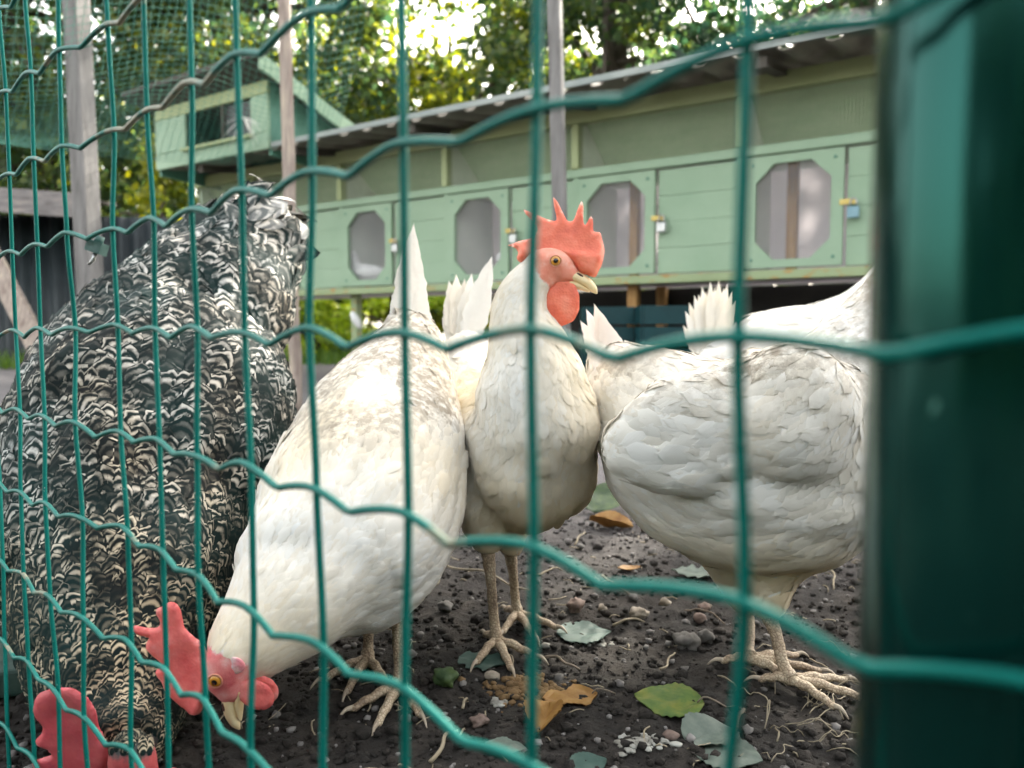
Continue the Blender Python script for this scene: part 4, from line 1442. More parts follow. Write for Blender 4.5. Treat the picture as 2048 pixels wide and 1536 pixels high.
def leaf_shape(px, py, size, ang, m_, label, kind='ovate', curl=.15, tilt=0.0, z=0.004, fold=0.0, lobes=0, seed=0, stem=True, asp=.55):
    """leaf blade with midrib, wavy margin and a stalk, resting on the soil"""
    g = G(px, py, .002)
    L = size / FPX * np.linalg.norm(g - CP)
    g[2] = gz(g[0], g[1]) + z
    a = R(ang)
    e1 = np.array([math.cos(a), math.sin(a), 0]); e2 = np.array([-math.sin(a), math.cos(a), 0])
    jr = random.Random(seed)
    n, mseg = 18, 9
    V, F = [], []
    for i in range(n + 1):
        t = i / n
        prof = (math.sin(math.pi * min(1, t ** .8)) ** .75) * asp
        if lobes:
            prof *= 1 + .30 * math.sin(t * lobes * 2 * math.pi + seed)
        for j in range(mseg):
            s = (j / (mseg - 1) - .5) * 2
            w_ = prof * s * (1 + .07 * noise.noise((t * 6, s * 2, seed)))
            if abs(s) > .9: w_ *= 1 + .05 * math.sin(t * 60)
            hz = curl * (s * s * .5 * prof + (t - .5) ** 2 * .8) + .05 * noise.noise((t * 4, s * 2, seed + 3)) + fold * abs(s) * prof - .015 * math.exp(-(s * 6) ** 2)
            V.append(g + e1 * L * (t - .5) + e2 * L * w_ * .5 * 2 + np.array([0, 0, L * (hz + tilt * (t - .5) + abs(tilt) * .5)]))
    for i in range(n):
        for j in range(mseg - 1):
            F.append((i * mseg + j, i * mseg + j + 1, (i + 1) * mseg + j + 1, (i + 1) * mseg + j))
    N0 = len(V)
    V += [v - np.array([0, 0, .0006]) for v in V[:N0]]
    F += [tuple(x + N0 for x in reversed(q)) for q in F[:]]
    root = thing('fallen_leaf', label, 'leaf', g, 'fallen leaves')
    part('blade', V, F, M[m_], root)
    if stem:
        c0 = g - e1 * L * .5
        pts = [c0 + e1 * L * .1 + np.array([0, 0, L * (curl * .2 + abs(tilt) * .1)]), c0 + np.array([0, 0, L * .12]), c0 - e1 * L * .17 + e2 * L * .06 + np.array([0, 0, L * .10]), c0 - e1 * L * .30 + e2 * L * .10 + np.array([0, 0, L * .05])]
        v, f = tube(catmull(pts, 8), L * .013, 6)
        part('stalk', v, f, M['twig'], root)
    return root


leaf_shape(1338, 1402, 125, 165, 'fl_green', 'yellow-edged green oval leaf lying on bare soil', curl=.10, asp=.52, seed=1)
leaf_shape(1168, 1258, 105, 5, 'fl_teal', 'dull grey-green fallen leaf below the small stones', curl=.08, asp=.5, seed=2, stem=False)
leaf_shape(1088, 1440, 115, 78, 'fl_orange', 'curled orange leaf standing on edge by a fence wire', curl=.2, asp=.30, fold=.9, seed=3)
leaf_shape(1140, 1398, 105, 190, 'fl_orange', 'pointed orange leaf lying across the tan crumbs', curl=.2, asp=.34, lobes=2, seed=4)
leaf_shape(1425, 1472, 110, 25, 'fl_pale', 'folded pale grey leaf at the foot of a vertical wire', curl=.1, asp=.5, fold=.4, seed=5, stem=False)
leaf_shape(1455, 1508, 120, -30, 'fl_pale', 'flat pale leaf under the folded pale leaf', curl=.05, asp=.5, seed=6, stem=False)
leaf_shape(965, 1318, 95, -20, 'fl_teal', 'crumpled blue-grey leaf under the upright hen toes', curl=.15, asp=.4, lobes=3, seed=7, stem=False)
leaf_shape(1010, 1502, 75, -15, 'fl_pale', 'pale leaf scrap at the bottom below the tan crumbs', curl=.05, asp=.35, seed=8, stem=False)
leaf_shape(1178, 1528, 70, 20, 'fl_teal', 'pale green leaf cut by the bottom edge', curl=.08, asp=.5, seed=9, stem=False)
leaf_shape(1222, 1050, 95, -35, 'fl_orange', 'curled orange leaf behind the hens under the rump', curl=.3, asp=.28, fold=.7, seed=10, stem=False)
leaf_shape(1258, 1136, 45, 10, 'fl_orange', 'small bent orange leaf scrap beside the plump hen', curl=.3, asp=.3, seed=11)
leaf_shape(1208, 1018, 90, 60, 'fl_dark', 'dark green leaf standing behind the curled orange leaf', curl=.3, asp=.5, tilt=.5, seed=12, stem=False)
leaf_shape(1385, 1150, 80, 160, 'fl_pale', 'ragged pale green leaf under the plump hen', curl=.2, asp=.4, lobes=4, seed=13, stem=False)

# crumb patch and droppings
def crumbs(px, py, n, spread, r0, r1, m_, name, label, cat, seed, asp=.5, flat=.7):
    jr = random.Random(seed)
    V, F = [], []
    g = G(px, py)
    for k in range(n):
        x, y = g[0] + jr.gauss(0, spread), g[1] + jr.gauss(0, spread * asp)
        r_ = jr.uniform(r0, r1)
        v, f = rock((x, y, gz(x, y) + r_ * .25), r_, seed * 100 + k, flat, 2)
        n0 = len(V); V += v; F += [tuple(i + n0 for i in q) for q in f]
    return solo(name, V, F, M[m_], label, cat)


crumbs(1050, 1375, 240, .014, .0007, .0038, 'fl_tan', 'crumb_pile', 'heap of tan crumbled bark under the orange leaves', 'crumbs', 5, .8)
crumbs(998, 1402, 22, .003, .001, .0038, 'dropping', 'bird_dropping', 'chalky white dropping left of the orange leaves', 'dropping', 6, 1, .5)
crumbs(1282, 1490, 90, .008, .0008, .0035, 'dropping', 'bird_dropping', 'flat smeared whitish dropping below the yellow green leaf', 'dropping', 7, .7, .5)
crumbs(1190, 1275, 16, .012, .0012, .003, 'dropping', 'bird_dropping', 'scattered white specks of dropping under the grey-green leaf', 'dropping', 8, .5)

TWIGS = [
    ((890, 1130), (1060, 1180), .0016, 'straw', 'long pale straw stalk crossing behind the upright hen legs'),
    ((1070, 1150), (1125, 1135), .0012, 'straw', 'short straw behind the upright hen shank'),
    ((1205, 1155), (1262, 1195), .0016, 'twig', 'dark twig pointing at the pale stones'),
    ((1150, 1090), (1170, 1060), .0012, 'straw', 'bit of straw by the upright hen breast'),
    ((1225, 1245), (1290, 1238), .0013, 'straw', 'curved straw between leaf and pale stone'),
    ((1370, 1215), (1450, 1240), .0011, 'twig', 'thin root above the grey stones'),
    ((860, 1530), (915, 1470), .0016, 'straw', 'straw at the bottom near the pecking hen'),
    ((1090, 1310), (1160, 1335), .0015, 'twig', 'brown twig under the upright hen toes'),
    ((1460, 1490), (1488, 1415), .0020, 'twig', 'upright grey twig near the pale leaves'),
    ((1655, 1110), (1668, 1180), .0014, 'straw', 'bent straw right of the plump hen breast'),
    ((925, 1425), (935, 1400), .0012, 'straw', 'short orange straw beside the brown pink stone'),
    ((1320, 1330), (1350, 1300), .0011, 'straw', 'tiny straw left of the plump hen toes'),
]
for k, (a_, b_, r_, m_, lab) in enumerate(TWIGS):
    A, B = G(*a_), G(*b_)
    jr = random.Random(900 + k)
    pts = []
    for s in np.linspace(0, 1, 7):
        p = A + (B - A) * s
        n_ = np.array([-(B - A)[1], (B - A)[0], 0])
        p = p + n_ * (.12 * noise.noise((s * 2, k, 1)))
        p[2] = gz(p[0], p[1]) + r_ * 1.4 + .004 * math.sin(s * math.pi)
        pts.append(p)
    v, f = tube(catmull(pts, 14), r_ * np.linspace(1, .6, 14), 6)
    solo('straw' if m_ == 'straw' else 'twig', v, f, M[m_], lab, m_, 'stalks on the soil')

# straw tangle
jr = random.Random(77)
stg = thing('straw_tangle', 'tangle of dry straw and roots at the plump hen toes', 'straw', G(1600, 1432))
for k in range(18):
    a_ = G(1610 + jr.gauss(0, 50), 1432 + jr.gauss(0, 38)); L = jr.uniform(.02, .075); an = jr.uniform(0, math.pi * 2)
    pts = []
    bend = jr.uniform(-.35, .35)
    hk = jr.uniform(.1, .8)
    for q_ in np.linspace(0, 1, 7):
        th = an + bend * q_ + (.25 if q_ > hk else 0)
        p = a_ + np.array([math.cos(th), math.sin(th) * .8, 0]) * L * q_
        p[2] = gz(p[0], p[1]) + .0015 + .012 * math.sin(q_ * math.pi) * jr.uniform(.2, 1)
        pts.append(p)
    v, f = tube(catmull(pts, 12), jr.uniform(.00025, .0005), 5)
    part('straw', v, f, M['straw'], stg)

# a pale slab lying by the wire at the left edge
b = MB()
o_ = G(-70, 1400); 
b.box(np.array([o_[0], o_[1], -.004]), np.array([.075, .03, .0]), np.array([-.03, .10, 0]), np.array([0, 0, .022]))
slab = solo('stone_slab', b.v, b.f, M['fl_teal'], 'pale blue-grey slab lying at the left edge beneath the barred hen', 'slab', smooth=False)
bv = slab.modifiers.new('b', 'BEVEL'); bv.width = .003; bv.segments = 2

# small clods and grit (nobody could count them)
V, F = [], []
r2 = np.random.default_rng(5)
tmpl = []
for k in range(14):
    tmpl.append(rock((0, 0, 0), 1.0, 400 + k, .75, 1))
nV = 0; VV = []; FF = []
for k in range(13000):
    d = .40 + (.75 * r2.random() ** 1.3 if k % 6 else abs(r2.normal(.5, .45)))
    x = (r2.random() - .5) * 1.5 * (d + .05) if k % 6 else r2.normal(0, .75)
    y = d
    s = .0011 + .0035 * r2.random() ** 3 + (.004 * r2.random() if r2.random() < .04 else 0)
    v, f = tmpl[k % 14]
    an = r2.random() * 6.28
    v = np.asarray(v) * s
    c, s_ = math.cos(an), math.sin(an)
    v = np.stack([v[:, 0] * c - v[:, 1] * s_ + x, v[:, 0] * s_ + v[:, 1] * c + y, v[:, 2] + gz(x, y) + s * .35], 1)
    VV.append(v); FF.append(np.asarray(f) + nV); nV += len(v)
VV = np.vstack(VV); FF = np.vstack(FF)
half = (len(FF) // 80) * 72
tag(link('soil_crumbs', mk_mesh('soil_crumbs', VV, FF[:half]), M['soil']), 'dark crumbs of soil strewn over the ground', 'soil', kind='stuff')
tag(link('grit', mk_mesh('grit', VV, FF[half:]), M['grit']), 'fine grey grit strewn over the soil', 'grit', kind='stuff')

jr = random.Random(313)
cb = MB()
for k in range(230):
    d_ = .44 + .8 * jr.random() ** 1.3
    x_ = (jr.random() - .45) * 1.2 * d_
    L = jr.uniform(.006, .026); an = jr.uniform(0, 6.28); z_ = gz(x_, d_) + .0012
    pts = [np.array([x_ + math.cos(an + .4 * q_) * L * q_, d_ + math.sin(an + .4 * q_) * L * q_, z_ + .003 * math.sin(q_ * 3.1) * jr.random()]) for q_ in np.linspace(0, 1, 5)]
    cb.add(*tube(pts, jr.uniform(.0003, .0008), 4))
tag(link('chaff', mk_mesh('chaff', cb.v, cb.f), M['straw']), 'bits of chaff and broken straw strewn over the soil', 'chaff', kind='stuff')

# ------------------------------------------------------------------ the green coop
A2 = np.array([-.832, .555]); N2 = np.array([-.555, -.832])
O2 = np.array([(1475 - 1024) / FPX * 3.0, 3.0])
KS = 1.0


def Q(s, t, z):
    p = O2 + A2 * s + N2 * t
    return np.array([p[0], p[1], z])


AX3 = np.array([A2[0], A2[1], 0]); NX3 = np.array([N2[0], N2[1], 0]); ZX3 = np.array([0, 0, 1.0])
DZ = CAM_H - .265
z_base, z_dlow, z_dtop, z_rail, z_mesh, z_top = .456 + DZ, .495 + DZ, .918 + DZ, .958 + DZ, 1.150 + DZ, 1.214 + DZ
S0, S1 = -1.15, 3.45
BAY = .72
coop = thing('chicken_coop', 'long pale green wooden coop on legs with octagonal windows and mesh band', 'coop', Q(1.2, -.3, 0))


def cbox(name, s0, s1, t0, t1, z0, z1, m_, parent=None, bevel=.004):
    b = MB(); b.box(Q(s0, t0, z0), AX3 * (s1 - s0), NX3 * (t1 - t0), ZX3 * (z1 - z0))
    o = part(name, b.v, b.f, m_, parent or coop, smooth=False)
    if bevel:
        k = o.modifiers.new('b', 'BEVEL'); k.width = bevel; k.segments = 2
    return o


def bent(name, pts8, m_, parent=None):
    f = [(0, 3, 2, 1), (4, 5, 6, 7), (0, 1, 5, 4), (1, 2, 6, 5), (2, 3, 7, 6), (3, 0, 4, 7)]
    return part(name, pts8, f, m_, parent or coop, smooth=False)


DEP = .38
cbox('base_rail', S0, S1, -.03, .022, z_base, z_dlow - .004, M['green_base'])
cbox('middle_rail', S0, S1, -.03, .012, z_dtop + .004, z_rail, M['green'])
cbox('top_rail', S0, S1, -.03, .026, z_mesh, z_top, M['green_hi'])
cbox('floor_board', S0, S1, -DEP, -.032, z_base + .012, z_base + .03, M['back_white'])
cbox('shelf', S0, S1, -DEP, -.032, z_dtop + .012, z_dtop + .026, M['partition'])
cbox('back_board', S0, S1, -DEP - .006, -DEP - .002, z_base, z_top, M['milky'])
cbox('end_board', S1 - .018, S1 + .002, -DEP, -.034, z_base, z_top, M['green'])
cbox('end_board', S0 - .002, S0 + .018, -DEP, -.034, z_base, z_top, M['green'])
# sloped olive board behind the mesh band
bent('sloped_board', [Q(S0 + .02, -.05, z_top - .03), Q(S1 - .02, -.05, z_top - .03), Q(S1 - .02, -.33, z_rail + .01), Q(S0 + .02, -.33, z_rail + .01),
                      Q(S0 + .02, -.05, z_top - .015), Q(S1 - .02, -.05, z_top - .015), Q(S1 - .02, -.345, z_rail + .02), Q(S0 + .02, -.345, z_rail + .02)], M['olive'])
bays = [-2, -1, 0, 1, 2, 3, 4]


def oct_frame(s0, s1, z0, z1, os0, os1, oz0, oz1, ch, t0, t1, m_, name='door', parent=None):
    inner = [(os0 + ch, oz0), (os1 - ch, oz0), (os1, oz0 + ch), (os1, oz1 - ch), (os1 - ch, oz1), (os0 + ch, oz1), (os0, oz1 - ch), (os0, oz0 + ch)]
    outer = [(os0 + ch, z0), (os1 - ch, z0), (s1, oz0 + ch), (s1, oz1 - ch), (os1 - ch, z1), (os0 + ch, z1), (s0, oz1 - ch), (s0, oz0 + ch)]
    corners = {1: (s1, z0), 3: (s1, z1), 5: (s0, z1), 7: (s0, z0)}
    V, F = [], []
    idx = {}
    for li, t in enumerate((t1, t0)):
        for k in range(8): idx[('i', k, li)] = len(V); V.append(Q(inner[k][0], t, inner[k][1]))
        for k in range(8): idx[('o', k, li)] = len(V); V.append(Q(outer[k][0], t, outer[k][1]))
        for k in corners: idx[('c', k, li)] = len(V); V.append(Q(corners[k][0], t, corners[k][1]))
    for li in (0, 1):
        for k in range(8):
            k2 = (k + 1) % 8
            if k in corners:
                q = (idx[('i', k, li)], idx[('o', k, li)], idx[('c', k, li)], idx[('o', k2, li)], idx[('i', k2, li)])
            else:
                q = (idx[('i', k, li)], idx[('o', k, li)], idx[('o', k2, li)], idx[('i', k2, li)])
            F.append(q if li == 0 else tuple(reversed(q)))
    for k in range(8):
        k2 = (k + 1) % 8
        F.append((idx[('i', k, 0)], idx[('i', k2, 0)], idx[('i', k2, 1)], idx[('i', k, 1)]))
        ring = [('o', k)] + ([('c', k)] if k in corners else []) + [('o', k2)]
        for a_, b_ in zip(ring, ring[1:]):
            F.append((idx[(*a_, 0)], idx[(*a_, 1)], idx[(*b_, 1)], idx[(*b_, 0)]))
    return part(name, V, F, m_, parent or coop, smooth=False), inner


for bi in bays:
    sA = bi * BAY                     # mullion at the right of the bay
    if S0 < sA < S1:
        cbox('mullion', sA - .017, sA + .017, -.028, .018, z_rail + .001, z_mesh - .001, M['green_hi'])
        cbox('door_post', sA - .014, sA + .014, -.028, .008, z_dlow - .003, z_dtop + .003, M['green'])
        bent('partition', [Q(sA - .009, -.03, z_base + .03), Q(sA + .009, -.03, z_base + .03), Q(sA + .009, -DEP, z_base + .03), Q(sA - .009, -DEP, z_base + .03),
                           Q(sA - .009, -.03, z_top - .02), Q(sA + .009, -.03, z_top - .02), Q(sA + .009, -DEP, z_top - .02), Q(sA - .009, -DEP, z_top - .02)], M['partition'])
    # solid planked panel (right half of the bay)
    p0, p1 = max(sA + .016, S0), min(sA + .338, S1)
    if p1 - p0 > .05:
        npl = 4
        hh = (z_dtop - z_dlow - .006) / npl
        for k in range(npl):
            cbox('plank', p0, p1, -.020, -.002 + .0015 * math.sin(k * 2 + bi), z_dlow + .002 + k * hh, z_dlow + .002 + (k + 1) * hh - .0009, M['green'], bevel=.001)
    d0, d1 = sA + .348, sA + .702
    if d1 > S1 or d0 < S0: continue
    dr, inn = oct_frame(d0, d1, z_dlow + .004, z_dtop - .004, d0 + .042, d1 - .042, z_dlow + .034, z_dtop - .034, .068, -.004, .016, M['green'])
    # pane
    V = [Q(a_, .0, c_) for a_, c_ in inn] + [Q(a_, .002, c_) for a_, c_ in inn]
    cxs = (d0 + d1) / 2; czs = (z_dlow + z_dtop) / 2
    def grow(a_, c_): return (cxs + (a_ - cxs) * 1.04, czs + (c_ - czs) * 1.03)
    V = [Q(*((grow(a_, c_)[0]), -.007, grow(a_, c_)[1])) for a_, c_ in inn] + [Q(*((grow(a_, c_)[0]), -.0045, grow(a_, c_)[1])) for a_, c_ in inn]
    F = [tuple(reversed(range(8))), tuple(range(8, 16))] + [(k, (k + 1) % 8, 8 + (k + 1) % 8, 8 + k) for k in range(8)]
    part('pane', V, F, M['pane'], dr, smooth=False)
    for (ss, zz) in ((d0 + .03, z_dlow + .035), (d1 - .03, z_dlow + .035), (d0 + .03, z_dtop - .035), (d1 - .03, z_dtop - .035)):
        v, f = tube([Q(ss, .0155, zz), Q(ss, .0185, zz)], .006, 10, left=(0, 0, 1))
        part('screw', v, f, M['teal_board'], dr)
    # hasp and lock at the right edge of the door
    cbox('hasp', d0 - .045, d0 + .012, .0165, .0205, z_dlow + .215, z_dlow + .235, M['brass'], dr, bevel=.001)
    lc = Q(d0 - .036, .028, z_dlow + .205)
    arc = [lc + AX3 * .011 * math.cos(a_) + ZX3 * (.018 * math.sin(a_) + .012) for a_ in np.linspace(math.pi, 0, 9)]
    v, f = tube([lc - AX3 * .011] + arc + [lc + AX3 * .011], .003, 6, left=NX3)
    part('shackle', v, f, M['steel'], dr)
    cbox('padlock', d0 - .056, d0 - .016, .019, .036, z_dlow + .165, z_dlow + .205, M['steel'] if bi != -1 else M['blue'], dr, bevel=.004)
    # inner wooden upright seen through the window
    if bi in (-1, 0):
        ww = sA + (.575 if bi == -1 else .533)
        cbox('inner_upright', ww - .02, ww + .02, -.22, -.18, z_base + .031, z_dtop + .011, M['wood_orange'])
    # welded mesh over the upper band
for bi in bays:
    s0, s1 = max(bi * BAY + .018, S0 + .02), min((bi + 1) * BAY - .018, S1 - .02)
    if s1 - s0 < .1: continue
    b = MB(); st = .0125
    t0 = .0
    for s in np.arange(s0 + st / 2, s1, st):
        b.box(Q(s, t0, z_rail), AX3 * .0012, NX3 * .0012, ZX3 * (z_mesh - z_rail))
    for z in np.arange(z_rail + st / 2, z_mesh, st):
        b.box(Q(s0, t0 + .0013, z), AX3 * (s1 - s0), NX3 * .0012, ZX3 * .0012)
    mo = part('wire_mesh', b.v, b.f, M['meshwire'], coop, smooth=False); mo['kind'] = 'stuff'
# corrugated roof: overhangs the front, falls to the back
def corrugated(s0, s1, t0, t1, z0, z1, period, amp, thick):
    ns = int((s1 - s0) / period * 8)
    V, F = [], []
    for k, th in enumerate((0, thick)):
        for i in range(ns + 1):
            s = s0 + (s1 - s0) * i / ns
            wv = amp * math.tanh(1.6 * math.sin(2 * math.pi * (s - s0) / period))
            V.append(Q(s, t0, z0 + wv + th)); V.append(Q(s, t1, z1 + wv + th))
    m_ = (ns + 1) * 2
    for i in range(ns):
        a_ = i * 2
        F.append((a_, a_ + 1, a_ + 3, a_ + 2)); F.append((m_ + a_, m_ + a_ + 2, m_ + a_ + 3, m_ + a_ + 1))
        F.append((a_, a_ + 2, m_ + a_ + 2, m_ + a_)); F.append((a_ + 1, m_ + a_ + 1, m_ + a_ + 3, a_ + 3))
    return V, F


RO = .31
z_rf, z_rb = z_top - .008, z_top + .11
sheet_edges = [S0 - .1, .35, 1.9, 3.31]
for a_, b_ in zip(sheet_edges, sheet_edges[1:]):
    V, F = corrugated(a_, b_, -DEP - .15, RO, z_rb, z_rf, .15, .020, .006)
    part('roof_sheet', V, F, M['roof'], coop, smooth=False)
cbox('roof_edge', S0 - .1, 2.33, RO + .001, RO + .010, z_rf - .004, z_rf + .022, M['roof_edge'], bevel=.002)
for k, s in enumerate(np.arange(S0 + .2, S1, .78)):
    bent('rafter', [Q(s, -.03, z_top - .012), Q(s + .04, -.03, z_top - .012), Q(s + .04, RO - .02, z_rf - .055), Q(s, RO - .02, z_rf - .055),
                    Q(s, -.03, z_top + .018), Q(s + .04, -.03, z_top + .018), Q(s + .04, RO - .02, z_rf - .018), Q(s, RO - .02, z_rf - .018)], M['dark_wood'])
for s in (-1.05, .476, 2.13, 3.40):
    for t in (-.05, -DEP + .02):
        cbox('leg', s - .022, s + .022, t - .044, t, 0, z_base + .010, M['wood_orange'] if s == .476 else (M['green_base'] if t > -.1 else M['dark_wood']))
cbox('plinth_board', -1.1, 1.35, -DEP - .05, -DEP - .03, .03, z_base, M['dark_void'])

# small raised box on the left end of the roof
hb = thing('roof_box', 'little pale green nest house with dark window on the coop roof at left', 'nest box', Q(2.85, .1, z_rf + .02))
zb, zt = z_rf - .012, z_rf + .335
h0, h1, tf, tb = 2.335, 3.33, RO + .024, -.30


def hbox(name, s0, s1, t0, t1, z0, z1, m_, bevel=.004):
    return cbox(name, s0, s1, t0, t1, z0, z1, m_, hb, bevel)


hbox('front_board', h0, h1, tf - .02, tf, zb, zb + .085, M['green'])
hbox('front_board', h0, h1, tf - .02, tf, zb + .28, zt - .002, M['green_hi'])
hbox('front_board', h0, 2.47, tf - .02, tf, zb + .087, zb + .278, M['green'])
hbox('front_board', 3.04, h1, tf - .02, tf, zb + .087, zb + .278, M['green'])
hbox('window_sill', 2.45, 3.06, tf + .001, tf + .022, zb + .070, zb + .088, M['green_hi'])
hbox('shutter', 2.475, 2.70, tf - .032, tf - .022, zb + .09, zb + .275, M['pane'], .001)
hbox('window_bar', 2.70, 2.72, tf - .03, tf - .004, zb + .089, zb + .277, M['dark_wood'], .002)
hbox('back_board', h0, h1, tb, tb + .018, zb - .02, zb + .12, M['dark_void'])
hbox('inner_board', h0 + .03, h1 - .03, tf - .34, tf - .325, zb, zt - .12, M['dark_void'])
for s in (h0, h1 - .018):
    bent('side_board', [Q(s, tf - .021, zb - .03), Q(s + .018, tf - .021, zb - .03), Q(s + .018, tb, zb - .06), Q(s, tb, zb - .06),
                        Q(s, tf - .021, zt - .002), Q(s + .018, tf - .021, zt - .002), Q(s + .018, tb, zb + .13), Q(s, tb, zb + .13)], M['teal_board'], hb)
bent('roof_board', [Q(h0 - .10, tf + .14, zt + .055), Q(h1 + .10, tf + .14, zt + .055), Q(h1 + .10, tb - .06, zb + .125), Q(h0 - .10, tb - .06, zb + .125),
                    Q(h0 - .10, tf + .14, zt + .08), Q(h1 + .10, tf + .14, zt + .08), Q(h1 + .10, tb - .06, zb + .15), Q(h0 - .10, tb - .06, zb + .15)], M['dark_wood'], hb)
bent('verge_board', [Q(h0 - .118, tf + .13, zt - .005), Q(h0 - .102, tf + .13, zt - .005), Q(h0 - .102, tb - .06, zb + .07), Q(h0 - .118, tb - .06, zb + .07),
                     Q(h0 - .118, tf + .13, zt + .075), Q(h0 - .102, tf + .13, zt + .075), Q(h0 - .102, tb - .06, zb + .145), Q(h0 - .118, tb - .06, zb + .145)], M['green'], hb)

# birds inside the coop windows
def pigeon(name, label, c, f, m_, sc=1.0, seed=0):
    f = unit(f); l = np.cross([0, 0, 1.0], f); u = np.array([0, 0, 1.0])
    root = thing(name, label, 'pigeon', c)
    H = lambda a_, b_, d_=0: np.asarray(c) + (f * a_ + u * b_ + l * d_) * sc
    ct = catmull([np.concatenate([H(-.13, .055), [.02, .012]]), np.concatenate([H(-.08, .065), [.035, .03]]), np.concatenate([H(0, .085), [.052, .05]]), np.concatenate([H(.05, .105), [.045, .048]]),
                  np.concatenate([H(.072, .145), [.028, .028]]), np.concatenate([H(.078, .185), [.020, .022]]), np.concatenate([H(.088, .205), [.010, .010]])], 40)
    parts = [loft(ct[:, :3], ct[:, 3] * sc, ct[:, 4] * sc, l, 20), ellipsoid(H(.085, .195), (f * .023 * sc, u * .019 * sc, l * .018 * sc))]
    me = remeshed(parts, .004, 4)
    me.transform(__import__('mathutils').Matrix.Translation(Vector([-x for x in root.location])))
    me.polygons.foreach_set('use_smooth', np.ones(len(me.polygons), dtype=bool))
    me.materials.clear()
    link('body', me, m_, root)
    v, f_ = loft(catmull([H(.103, .195), H(.118, .190), H(.127, .184)], 8), np.linspace(.005, .001, 8) * sc, np.linspace(.005, .001, 8) * sc, l, 10)
    part('beak', v, f_, M['beak'], root)
    for sg in (1, -1):
        v, f_ = ellipsoid(H(-.02, .095, sg * .045), (f * .085 * sc, u * .036 * sc, l * .016 * sc))
        part('wing', v, f_, m_, root)
        v, f_ = ellipsoid(H(.095, .200, sg * .0165), (f * .004 * sc, u * .004 * sc, l * .002 * sc), 10, 6)
        part('eye', v, f_, M['nostril'], root)
        v, f_ = tube([H(.0, .045, sg * .022), H(.005, .0, sg * .022)], .004 * sc, 8, left=l)
        part('leg', v, f_, M['comb'], root)
    for k in range(5):
        v, f_, uv = long_feather(H(-.09, .062), H(-.20, .035, (k - 2) * .014), .028 * sc, l, seed=seed + k)
        part('tail_feather', v, f_, M['dark_wood'] if seed > 50 else m_, root, uv=uv)
    return root


M['pigeon'] = simple('white_pigeon_plumage', [(0.3, (0.70, 0.70, 0.70)), (0.7, (0.84, 0.84, 0.83))], 40, 0.8, 0.4, 0.003)
pigeon('pigeon', 'white pigeon sitting behind the leftmost octagonal window', Q(2.075, -.11, z_base + .031), AX3 * .8 + NX3 * .4, M['pigeon'], 1.0, 1)
pigeon('pigeon', 'pigeon with dark tail behind the second octagonal window', Q(1.09, -.11, z_base + .06), -AX3 + NX3 * .1, M['pigeon'], 1.0, 60)

# things below and round the coop
def crate(px, py, d, w_, h_, label, m_):
    c = P(px, py, d); c[2] = 0.05
    root = thing('plastic_crate', label, 'crate', c, 'crates under the coop')
    for k in range(4):
        zz = .05 + k * h_ / 4
        b = MB()
        for (sx, sy, ex, ey) in ((-1, -1, 1, 0), (-1, 1, 1, 0)):
            b.box(c + np.array([-w_ / 2, sy * w_ * .35 - .006, zz - .05]), np.array([w_, 0, 0]), np.array([0, .012, 0]), np.array([0, 0, h_ / 4 - .012]))
        for sx in (-1, 1):
            b.box(c + np.array([sx * (w_ / 2 + .0065) - .006, -w_ * .33, zz - .05]), np.array([.012, 0, 0]), np.array([0, w_ * .66, 0]), np.array([0, 0, h_ / 4 - .012]))
        part('slat', b.v, b.f, m_, root, smooth=False)
    b = MB(); b.box(c + np.array([-w_ / 2, -w_ * .34, -.01]), np.array([w_, 0, 0]), np.array([0, w_ * .68, 0]), np.array([0, 0, .012]))
    part('bottom', b.v, b.f, m_, root, smooth=False)


crate(1215, 620, 3.3, .20, .34, 'teal plastic crate under the coop left of an orange leg', M['teal_plastic'])
crate(1335, 620, 3.15, .22, .34, 'teal plastic crate under the coop right of an orange leg', M['teal_plastic'])
b = MB()
lg = G(1330, 705); 
v, f = tube([np.array([lg[0] - .5, lg[1] + .15, .06]), np.array([lg[0], lg[1], .062]), np.array([lg[0] + .5, lg[1] - .2, .06])], .05, 12)
solo('log', v, f, M['wood_grey'], 'weathered log lying on the soil before the coop', 'log')
# little white dish under the coop
v, f = ellipsoid(P(712, 640, 4.0), (np.array([.024, 0, .0]), np.array([0, .024, 0]), np.array([-.02, 0, .045])), 14, 8)
solo('plastic_scoop', v, f, M['pigeon'], 'small white plastic scoop leaning under the coop at left', 'scoop')


def pole(name, pts, r_, m_, label, cat, sq=None, group=None):
    pts = np.asarray(pts, float)
    if sq:
        c = catmull(pts, 8)
        v, f = loft(c, r_, r_ * sq, (1, 0, 0), 4)
        rot = []
    else:
        c = catmull(pts, 24)
        rr = np.array([r_ * (1 + .12 * noise.noise((i * .6, len(label), 2))) for i in range(24)])
        for i in range(24):
            c[i] += np.array([noise.noise((i * .35, 1, len(label))), noise.noise((i * .35, 7, len(label))), 0]) * r_ * .5
        v, f = loft(c, rr, rr, (1, 0, 0), 12)
    return solo(name, v, f, m_, label, cat, group, smooth=not sq)


def vpost(px0, py0, px1, py1, d, ext=.3):
    a_, b_ = P(px0, py0, d), P(px1, py1, d)
    k = (b_ - a_)
    top = a_ - k * ext
    t = (0.0 - b_[2]) / k[2]
    return [b_ + k * t, b_, (a_ + b_) / 2, a_, top]


def square_post(name, pts, w_, m_, label, cat):
    a_, b_ = np.asarray(pts[0]), np.asarray(pts[-1])
    b = MB()
    e1 = unit([.93, -.36, 0]); e2 = unit([.36, .93, 0])
    b.box(a_ - e1 * w_ / 2 - e2 * w_ / 2, e1 * w_, e2 * w_, b_ - a_)
    o = solo(name, b.v, b.f, m_, label, cat, smooth=False)
    k = o.modifiers.new('b', 'BEVEL'); k.width = .006; k.segments = 2
    return o


